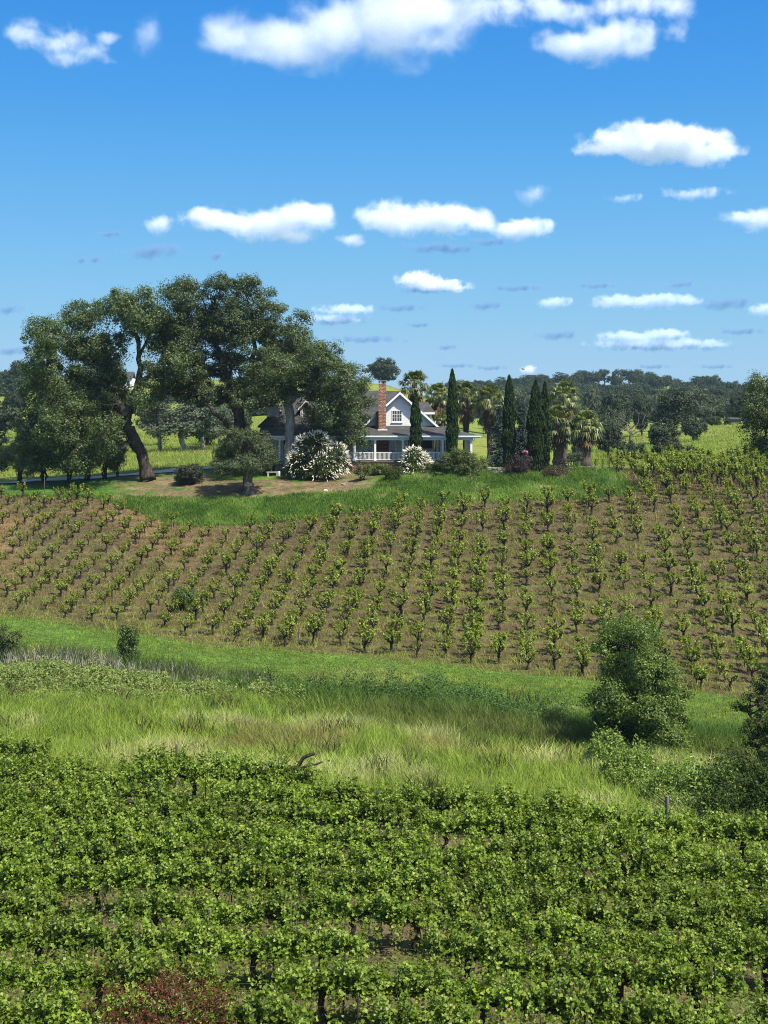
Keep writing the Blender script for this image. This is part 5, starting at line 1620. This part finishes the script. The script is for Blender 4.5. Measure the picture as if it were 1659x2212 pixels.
def bird(u, v, d):
    e = bpy.data.objects.new
    mb = MB(); mb.tube([(-.35,0,0),(-.2,0,.02),(.1,0,.05),(.3,0,.07),(.42,0,.06)], [.02,.08,.11,.07,.01], 8)
    o = mb.build('bird', M['dark'], None, True); o.location = (X(u, d), d, Zv(v, d)); o.rotation_euler = (0, 0, .5)
    for s in (-1, 1):
        m2 = MB(); m2.slab([(.18,0,.06),(.05,s*.45,.3),(-.12,s*.95,.42),(-.1,s*.4,.2),(-.12,0,.06)][:4], .015); m2.build('wing', M['dark'], o)
    tag(o, 'small dark bird flying just above the wooded ridge', 'bird')
bird(1130, 798, 300)

# ------------------------------------------------------------------ hillside bush vines
def bushvine_mesh(seed):
    r = np.random.default_rng(seed)
    mb = MB(); hgt = r.uniform(.48, .66)
    mb.tube(wiggle((0,0,-.12), (r.normal(0,.05), r.normal(0,.05), hgt), 6, .05, r), np.array([.10,.085,.075,.07,.08,.09])*r.uniform(.85,1.2), 7)
    P, N = [], []
    k = int(r.integers(4, 7))
    for i in range(k):
        a = 6.28*i/k + r.normal(0, .3); L = r.uniform(.25, .5)
        L *= r.uniform(.7, 1.3); tip = np.array([L*math.cos(a), L*math.sin(a), hgt + r.uniform(.04, .42)])
        mb.tube(wiggle((0,0,hgt-.04), tip, 5, .08, r), np.linspace(.05,.028,5), 5)
        for s in range(int(r.integers(2, 5))):
            st = tip + np.array([math.cos(a)*r.uniform(-.02,.22), math.sin(a)*r.uniform(-.02,.22), r.uniform(.16,.46)]) + r.normal(0, .07, 3)
            m = int(r.integers(20, 36)); t = r.uniform(.1, 1, m)
            q = tip + (st - tip)*t[:, None] + r.normal(0, .055, (m, 3))
            P.append(q); N.append(r.normal(0, .6, (m, 3)) + np.array([0, 0, .7]) + (q - np.array([0,0,hgt]))*.8)
    P, N = np.concatenate(P), np.concatenate(N)
    s = r.uniform(.6, 1.25, len(P))*.135
    v, f = leaf_faces(P, N, s, .85, r, fold=.12, shape='diamond')
    return mb.mesh('trunk', M['bark_dark'], True), (v, f, mesh_np('foliage', v, f, M['bushvine'])), (np.array(mb.v), mb.f)
BV = [bushvine_mesh(900+i) for i in range(24)]

def make_hillside():
    r = np.random.default_rng(90)
    SP = 1.93
    items = []
    for i in range(-26, 27):
        for j in range(0, 56):
            y = 88.0 + j*1.74 + .16*(i*SP)
            x = 6.0 + i*SP + ROWDIR[0]*(y - 115)
            y += r.normal(0, .12); x += r.normal(0, .07)
            u = UC + F*x/y
            if not (-110 < u < 1770): continue
            if not in_vineyard(u, y, .7): continue
            if r.uniform() < .05: continue
            sp = .86 + .32*float(sm(u, 250, 850)) + .05*float(sm(y, 122, 100))
            s = sp*(r.uniform(.78, 1.2) if r.uniform() > .12 else r.uniform(.5, .75))
            if y > 137: s *= 1.28
            items.append((x, y, u, s, i, j))
    items.sort(key=lambda t: t[1])
    seen = [t for t in items if -15 < t[2] < 1674]
    near = seen[:300]
    rest = [t for t in items if t not in near]
    rowids = sorted(set(t[4] for t in near)); pos = {}
    for t in near: pos.setdefault(t[4], []).append(t)
    names = {}
    for a, ri in enumerate(rowids):
        for b, t in enumerate(sorted(pos[ri], key=lambda q: q[1])):
            names[id(t)] = 'bushy young grapevine, %s plant up the %s hillside row from the left' % (nth(b+1), nth(a+1))
    for t in near:
        x, y, u, s, i, j = t
        tm, (v, f, fm), _ = BV[int(r.integers(len(BV)))]
        q = s*r.uniform(.78, .98); e = empty('bush_vine', (x, y, gz(x, y)), r.uniform(0, 6.28), (q, q, s*r.uniform(.92, 1.2)))
        link('trunk', tm, e); link('foliage', fm, e)
        tag(e, names[id(t)], 'grapevine', 'bush vines on the hillside')
    # the farther ones, as one mass
    V, Fq, o, Vt, Ft, ot = [], [], 0, [], [], 0
    for (x, y, u, s, i, j) in rest:
        tm, (v, f, fm), (tv, tf) = BV[int(r.integers(len(BV)))]
        a = r.uniform(0, 6.28); c, sn = math.cos(a)*s, math.sin(a)*s
        Rm = np.array([[c*.88, -sn*.88, 0], [sn*.88, c*.88, 0], [0, 0, s*r.uniform(.92, 1.2)]]); p = np.array([x, y, gz(x, y)])
        V.append(v @ Rm.T + p); Fq.append(f[0] + o); o += len(v)
        Vt.append(tv @ Rm.T + p); Ft += [tuple(q + ot for q in ff) for ff in tf if len(ff) == 4]; ot += len(tv)
    Vall = np.concatenate(V + Vt); F1 = np.concatenate(Fq); F2 = np.array(Ft) + o
    me = mesh_np('upper_bush_vines', Vall, [F1, F2], [M['bushvine'], M['bark_dark']], fmat=np.concatenate([np.zeros(len(F1)), np.ones(len(F2))]))
    ob = link('upper_bush_vines', me); tag(ob, 'rows of young bush vines on the upper part of the hillside', 'grapevines', kind='stuff')
    print('hillside vines', len(items), 'in view', len(seen))
make_hillside()

# ------------------------------------------------------------------ trellised vines in front
def trellis_vine(seed, L=2.0):
    r = np.random.default_rng(seed)
    mb = MB(); hc = .95
    tw = r.uniform(.075, .12)
    mb.tube(wiggle((r.normal(0,.08),0,-.15), (0,0,hc-.05), 8, .05, r), tw*np.array([1.25,1.05,.95,1.0,.9,.95,1.1,1.15]), 8)
    for s in (-1, 1):
        q = wiggle((0,0,hc-.08), (s*L*.5, r.normal(0,.05), hc + r.normal(.03,.05)), 8, .03, r, .03)
        mb.tube(q, np.linspace(tw*.75, .022, 8), 6)
    P, N, S = [], [], []
    dens = r.uniform(.75, 1.2)
    for i in range(int(74*dens)):
        x = r.uniform(-.52, .52)*L; b = np.array([x, r.normal(0,.05), hc + r.uniform(-.05,.08)])
        side = r.choice([-1, 1]); hgt = r.uniform(.35, 1.12)
        out = side*r.uniform(.05, .55); drop = r.uniform(0, 1)
        m = int(r.integers(22, 34)); t = np.linspace(.05, 1, m)
        q = b + np.stack([r.normal(0,.18)*t, out*t**1.2, hgt*t - drop*.55*t**2.6], 1)
        if r.uniform() < .35:   # canes that hang over
            q = b + np.stack([r.normal(0,.15)*t, side*(.2+.6*r.uniform())*t, .30*np.sin(t*3.0) - .9*t**2], 1)
        q += r.normal(0, .06, q.shape)
        P.append(q); N.append(np.stack([r.normal(0,.55,m), side*.5 + r.normal(0,.55,m), np.full(m,.75) + r.normal(0,.35,m)], 1)); S.append(.115 - .045*t**3)
        if i % 4 == 0: mb.tube([b, b + (q[m//2]-b)*.9, q[-1]], [.012,.009,.005], 4)
    P, N, S = np.concatenate(P), np.concatenate(N), np.concatenate(S)
    v, f = leaf_faces(P, N, S*r.uniform(.7, 1.25, len(P)), .95, r, fold=.14, shape='grape')
    return mb.mesh('trunk', M['bark_dark'], True), mesh_np('foliage', v, f, M['vine'])
TV = [trellis_vine(1000+i) for i in range(12)]

def make_front():
    r = np.random.default_rng(91)
    rows = []
    y0 = 25.2
    T = -.13
    for k in range(16):
        yb = y0 + k*2.45
        pts = []
        x = -22 + r.uniform(0, 1.5)
        while x < 20:
            y = yb + T*x + r.normal(0, .05)
            u = UC + F*x/y
            if -80 < u < 1740 and y < FAR_EDGE(u) - .3:
                pts.append((x, y, u))
            x += 1.82 + r.normal(0, .06)
        if pts: rows.append(pts)
    cnt = 0
    for k, pts in enumerate(rows):
        for i, (x, y, u) in enumerate(pts):
            g = r.uniform()
            if g < .045 or (29 < y < 31.7 and 590 < u < 885) or (29 < y < 31.7 and 1000 < u < 1090): continue
            tm, fm = TV[int(r.integers(len(TV)))]
            s = r.uniform(.86, 1.1)
            e = empty('trellis_vine', (x, y, gz(x, y)), math.atan(T) + (math.pi if r.uniform() < .5 else 0) + r.normal(0, .03), (1.0, r.uniform(.9, 1.25), s))
            link('trunk', tm, e); link('foliage', fm, e)
            tag(e, 'leafy trellised grapevine, %s from the left in the %s foreground row' % (nth(i+1), nth(k+1)), 'grapevine', 'trellised vines in the foreground rows')
            cnt += 1
        # trellis: slim stakes and two wires
        xa, xb = pts[0][0] - 1, pts[-1][0] + 1
        e = empty('trellis', (pts[0][0], pts[0][1], gz(pts[0][0], pts[0][1])))
        L0 = np.array(e.location)
        for h in (.98, 1.38):
            mb = MB(); xs = np.arange(xa, xb, .9); mb.tube([(x - L0[0], (rows[k][0][1] + T*(x - pts[0][0])) - L0[1], gz(x, rows[k][0][1] + T*(x - pts[0][0])) + h - L0[2]) for x in xs], [.006]*len(xs), 4)
            mb.build('wire', M['steel_post'], e)
        for j in range(1, len(pts), 3):
            x = pts[j][0] + .45; y = pts[0][1] + T*(x - pts[0][0])
            mb = MB(); z = gz(x, y); mb.tube([(x - L0[0], y - L0[1], z - .2 - L0[2]), (x - L0[0] + r.normal(0,.05), y - L0[1], z + r.uniform(1.5,1.75) - L0[2])], [.022,.02], 6)
            mb.build('stake', M['steel_post'], e)
        tag(e, 'wires and slim steel stakes carrying the %s foreground row' % nth(k+1), 'trellis', 'trellises of the foreground rows')
    print('front vines', cnt, 'rows', len(rows))
make_front()
stake(1441, 49.6, 1.95, .08, 'grey wooden end post at the far right corner of the foreground vines')
stake(382, 55.0, 1.9, .06, 'weathered end post at the far edge of the foreground vines')
stake(595, 53.3, 1.8, .045, 'thin leaning post by the bare vine at the far edge', lean=.15)
stake(452, 37.0, 1.55, .07, 'grey wooden post inside the foreground vines')

# an old bare vine whose arms stick out at the far edge
def bare_vine(u, d):
    r = np.random.default_rng(95); x, y, z = at(u, d)
    e = empty('bare_vine', (x, y, z)); mb = MB()
    tr = wiggle((0,0,-.1), (.1,0,1.2), 7, .06, r); mb.tube(tr, np.linspace(.14,.10,7), 7)
    for a, l in ((1, 1.4), (-1, 1.5)):
        mb.tube(wiggle(tr[-1], tr[-1] + np.array([a*l, 0, .45]), 7, .07, r), np.linspace(.10,.03,7), 6)
    mb.tube(wiggle(tr[-1], tr[-1] + np.array([1.1, 0, .75]), 6, .07, r), np.linspace(.09,.06,6), 6)
    mb.build('trunk', M['bark_dark'], e, True)
    P = np.concatenate([tr[-1] + r.normal(0, 1, (60, 3))*np.array([1.0,.2,.25])]); v, f = leaf_faces(P, r.normal(size=P.shape) + np.array([0,0,1]), np.full(len(P), .12), .95, r, shape='grape')
    link('foliage', mesh_np('foliage', v, f, M['vine']), e)
    tag(e, 'old nearly leafless grapevine with twisted arms at the far edge of the foreground rows', 'grapevine')
bare_vine(612, 53.0)

# red tipped shrub nearest to the eye
def red_shrub():
    e, bl, r, H, W = shrub('red_tip_shrub', 340, 2330, 2045, 320, 24.1, M['red_tip'], 'reddish brown shrub in front of the nearest foreground vines', 970, size=.078, leaves=46, clump=.34, per=1.15, n=40, loose=True, aspect=.4, low=.0, wd=1.0)
red_shrub()

# ------------------------------------------------------------------ clouds: lumpy volumes of water droplets, high and far away
def cloud_mat(name, dens, ells, scale, wisp, col):
    """droplet density: high in the heart of each mass, fraying out through turbulence"""
    m, n, l, out = mat_new(name)
    tc = n.new('ShaderNodeTexCoord')
    nt = n.new('ShaderNodeTexNoise'); nt.inputs['Scale'].default_value = scale; nt.inputs['Detail'].default_value = 7.0; nt.inputs['Roughness'].default_value = .58
    nt.inputs['Distortion'].default_value = .25
    l.new(tc.outputs['Object'], nt.inputs['Vector'])
    last = None
    for (c, rad) in ells:
        sb = n.new('ShaderNodeVectorMath'); sb.operation = 'SUBTRACT'; sb.inputs[1].default_value = c
        l.new(tc.outputs['Object'], sb.inputs[0])
        dv = n.new('ShaderNodeVectorMath'); dv.operation = 'DIVIDE'; dv.inputs[1].default_value = rad
        l.new(sb.outputs[0], dv.inputs[0])
        ln = n.new('ShaderNodeVectorMath'); ln.operation = 'LENGTH'; l.new(dv.outputs[0], ln.inputs[0])
        if last is None: last = ln.outputs['Value']
        else:
            mn = n.new('ShaderNodeMath'); mn.operation = 'SMOOTH_MIN'; mn.inputs[2].default_value = .35
            l.new(last, mn.inputs[0]); l.new(ln.outputs['Value'], mn.inputs[1]); last = mn.outputs[0]
    # field = 1 - r + k (noise - .5)
    k = n.new('ShaderNodeMath'); k.operation = 'MULTIPLY_ADD'; k.inputs[1].default_value = 2.5 + wisp; k.inputs[2].default_value = .95 - (2.5 + wisp)*.5 - wisp*.25
    l.new(nt.outputs['Fac'], k.inputs[0])
    f = n.new('ShaderNodeMath'); f.operation = 'SUBTRACT'; l.new(k.outputs[0], f.inputs[0]); l.new(last, f.inputs[1])
    mr = n.new('ShaderNodeMapRange'); mr.interpolation_type = 'SMOOTHSTEP'
    mr.inputs['From Min'].default_value = 0.0; mr.inputs['From Max'].default_value = 1.05 + .3*wisp
    mr.inputs['To Min'].default_value = 0; mr.inputs['To Max'].default_value = dens
    l.new(f.outputs[0], mr.inputs['Value'])
    pv = n.new('ShaderNodeVolumePrincipled')
    pv.inputs['Color'].default_value = (*col, 1)
    pv.inputs['Anisotropy'].default_value = 0.0
    l.new(mr.outputs[0], pv.inputs['Density'])
    l.new(pv.outputs[0], out.inputs['Volume'])
    return m

def cloud(label, blobs, d, seed, tau=6.0, wisp=0.0, col=(1,1,1)):
    """masses surveyed as (u, v, half width, half height), grown together into one body of droplets"""
    import bmesh
    s = d / F
    u0 = np.mean([b[0] for b in blobs]); v0 = np.mean([b[1] for b in blobs])
    base = Vector((X(u0, d), d, Zv(v0, d)))
    bm = bmesh.new(); ells = []
    for (u, v, ru, rv) in blobs:
        c = ((u - u0)*s, 0.0, -(v - v0)*s)
        rad = (ru*s*1.22, min(ru, rv*2.2)*s*1.2, rv*s*1.25)
        ells.append((c, rad))
        bmesh.ops.create_icosphere(bm, subdivisions=3, radius=1, matrix=Matrix.Translation(Vector(c)) @ Matrix.Diagonal(Vector((rad[0]*1.16, rad[1]*1.16, rad[2]*1.22, 1))))
    me = bpy.data.meshes.new('cloud'); bm.to_mesh(me); bm.free()
    tmp = bpy.data.objects.new('tmp', me); COL.objects.link(tmp)
    md = tmp.modifiers.new('r', 'REMESH'); md.mode = 'VOXEL'
    md.voxel_size = max(b[2] for b in blobs)*s/26
    me2 = bpy.data.meshes.new_from_object(tmp.evaluated_get(bpy.context.evaluated_depsgraph_get()))
    bpy.data.objects.remove(tmp)
    rvm = np.mean([b[3] for b in blobs]) * s
    me2.name = 'cloud'; me2.materials.clear()
    me2.materials.append(cloud_mat('cloud_droplets', tau/(2*rvm), ells, (.5)/rvm, wisp, col))
    o = link('cloud', me2, None, base)
    tag(o, label, 'cloud', None)
    return o

def make_clouds():
    W = (.945, .955, .97); G = (.80, .88, .97)
    L = [
     ('ragged white cloud in the upper left corner', [(62,72,58,30),(130,88,62,34),(190,112,55,24),(235,84,26,14),(150,125,60,16)], 2300, .16, .75, W),
     ('small ragged cloud right of the upper left one', [(322,66,38,42)], 2300, .16, .6, W),
     ('largest white cloud spread across the top centre', [(500,82,80,36),(600,78,110,55),(720,66,120,68),(840,50,120,80),(930,92,75,45),(540,118,60,26),(640,112,90,26),(900,20,130,60)], 2200, .22, .25, W),
     ('flat white cloud below the ragged band at the upper right', [(1230,92,65,30),(1310,88,90,40),(1370,100,45,24)], 2300, .28, .2, W),
     ('ragged cloud band along the upper right edge', [(1090,15,90,30),(1200,18,110,32),(1330,12,100,26),(1440,18,60,28),(1460,62,40,20)], 2300, .2, .6, W),
     ('bright domed white cloud on the right', [(1420,308,140,32),(1400,288,80,24),(1520,330,75,24),(1300,322,60,14),(1460,330,110,20)], 4200, .45, .0, W),
     ('wide white cloud above the tallest oak', [(480,476,82,24),(580,486,100,28),(660,468,60,30),(630,508,65,16),(430,468,34,18)], 5500, .35, .1, W),
     ('white cloud with two humps in the middle of the sky', [(860,470,80,32),(950,474,95,30),(1030,482,40,18),(762,518,30,13)], 5500, .38, .1, W),
     ('small bright oval cloud right of the two humped one', [(1125,493,62,20)], 5500, .42, .05, W),
     ('small faint cloud above the small bright oval', [(1153,418,36,22)], 5200, .12, .6, W),
     ('small white puff left of the wide cloud', [(346,483,32,20)], 5500, .3, .3, W),
     ('little bright domed cloud low in the middle', [(905,606,46,18),(945,616,60,11),(985,622,34,8)], 7500, .42, .05, W),
     ('thin faint cloud streak at the right below the domed cloud', [(1500,418,72,13)], 5200, .12, .5, W),
     ('faint wisp left of the thin streak', [(1352,428,38,10)], 5200, .08, .6, W),
     ('white cloud cut by the right edge', [(1610,466,50,16),(1655,474,50,24)], 5500, .3, .3, W),
     ('long low white cloud on the right', [(1330,652,50,14),(1410,650,85,15),(1470,650,55,10)], 8500, .35, .15, G),
     ('small low white cloud left of the long one', [(1196,653,34,12)], 8500, .3, .2, G),
     ('low white cloud with a flat grey base right of the oaks', [(745,668,58,12),(720,688,70,9)], 8500, .28, .2, G),
     ('lowest long white cloud on the right', [(1370,727,80,12),(1430,722,48,12),(1420,742,130,12)], 10500, .32, .1, G),
     ('low white cloud at the right edge', [(1650,668,30,14)], 8500, .3, .2, G),
     ('tiny white cloud puff touching the ridge', [(1142,798,16,10)], 11500, .4, .05, W),
    ]
    for i, (lab, bl, d, de, wi, c) in enumerate(L):
        cloud(lab, bl, d, 1300+i, de*9.5, wi, c)
    D = (.29, .47, .68)  # shade of the low clouds' undersides, put into the droplet colour
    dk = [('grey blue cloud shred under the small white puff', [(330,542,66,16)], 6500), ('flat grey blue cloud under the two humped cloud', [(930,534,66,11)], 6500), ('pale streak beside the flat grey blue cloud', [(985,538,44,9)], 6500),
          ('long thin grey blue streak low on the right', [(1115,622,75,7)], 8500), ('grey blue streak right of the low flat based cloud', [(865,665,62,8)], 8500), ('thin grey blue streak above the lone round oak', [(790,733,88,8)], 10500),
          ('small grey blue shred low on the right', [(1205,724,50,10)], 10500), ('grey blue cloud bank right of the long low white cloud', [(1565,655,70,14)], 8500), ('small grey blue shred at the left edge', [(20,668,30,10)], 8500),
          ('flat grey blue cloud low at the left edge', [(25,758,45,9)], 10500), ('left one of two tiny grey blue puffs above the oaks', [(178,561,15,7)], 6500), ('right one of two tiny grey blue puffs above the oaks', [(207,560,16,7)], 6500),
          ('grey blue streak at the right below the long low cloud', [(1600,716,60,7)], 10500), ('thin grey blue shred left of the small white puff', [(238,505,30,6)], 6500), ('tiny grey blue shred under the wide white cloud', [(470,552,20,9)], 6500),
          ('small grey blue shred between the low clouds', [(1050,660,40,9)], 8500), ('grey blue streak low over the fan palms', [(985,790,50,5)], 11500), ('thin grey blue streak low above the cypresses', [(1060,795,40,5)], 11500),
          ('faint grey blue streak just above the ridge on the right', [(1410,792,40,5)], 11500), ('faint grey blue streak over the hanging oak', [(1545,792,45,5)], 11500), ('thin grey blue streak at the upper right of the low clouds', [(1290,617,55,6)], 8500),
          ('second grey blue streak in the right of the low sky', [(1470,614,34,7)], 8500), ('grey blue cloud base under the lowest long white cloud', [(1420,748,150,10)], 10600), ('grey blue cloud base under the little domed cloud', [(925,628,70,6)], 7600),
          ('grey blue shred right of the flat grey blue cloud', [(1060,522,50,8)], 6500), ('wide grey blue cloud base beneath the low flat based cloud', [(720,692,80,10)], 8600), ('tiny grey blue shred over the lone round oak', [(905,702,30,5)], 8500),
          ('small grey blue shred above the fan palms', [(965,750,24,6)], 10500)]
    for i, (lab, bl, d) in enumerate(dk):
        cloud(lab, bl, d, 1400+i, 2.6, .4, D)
make_clouds()

# ------------------------------------------------------------------ the air itself
def make_haze():
    zs = [(o.matrix_world @ Vector(c)).z for o in scene.objects if o.type == 'MESH' and o.get('category') != 'cloud' and o.parent is None for c in o.bound_box]
    mb = MB(); mb.box(-2060, 2060, -12, 1362, min(zs) - 1.2, 72)
    m, n, l, out = mat_new('air')
    pv = n.new('ShaderNodeVolumePrincipled')
    pv.inputs['Color'].default_value = (.55, .78, 1.0, 1)
    pv.inputs['Density'].default_value = .00009
    pv.inputs['Anisotropy'].default_value = .2
    l.new(pv.outputs[0], out.inputs['Volume'])
    o = mb.build('haze', m); tag(o, 'thin bluish summer haze over the valley', kind='stuff')
make_haze()
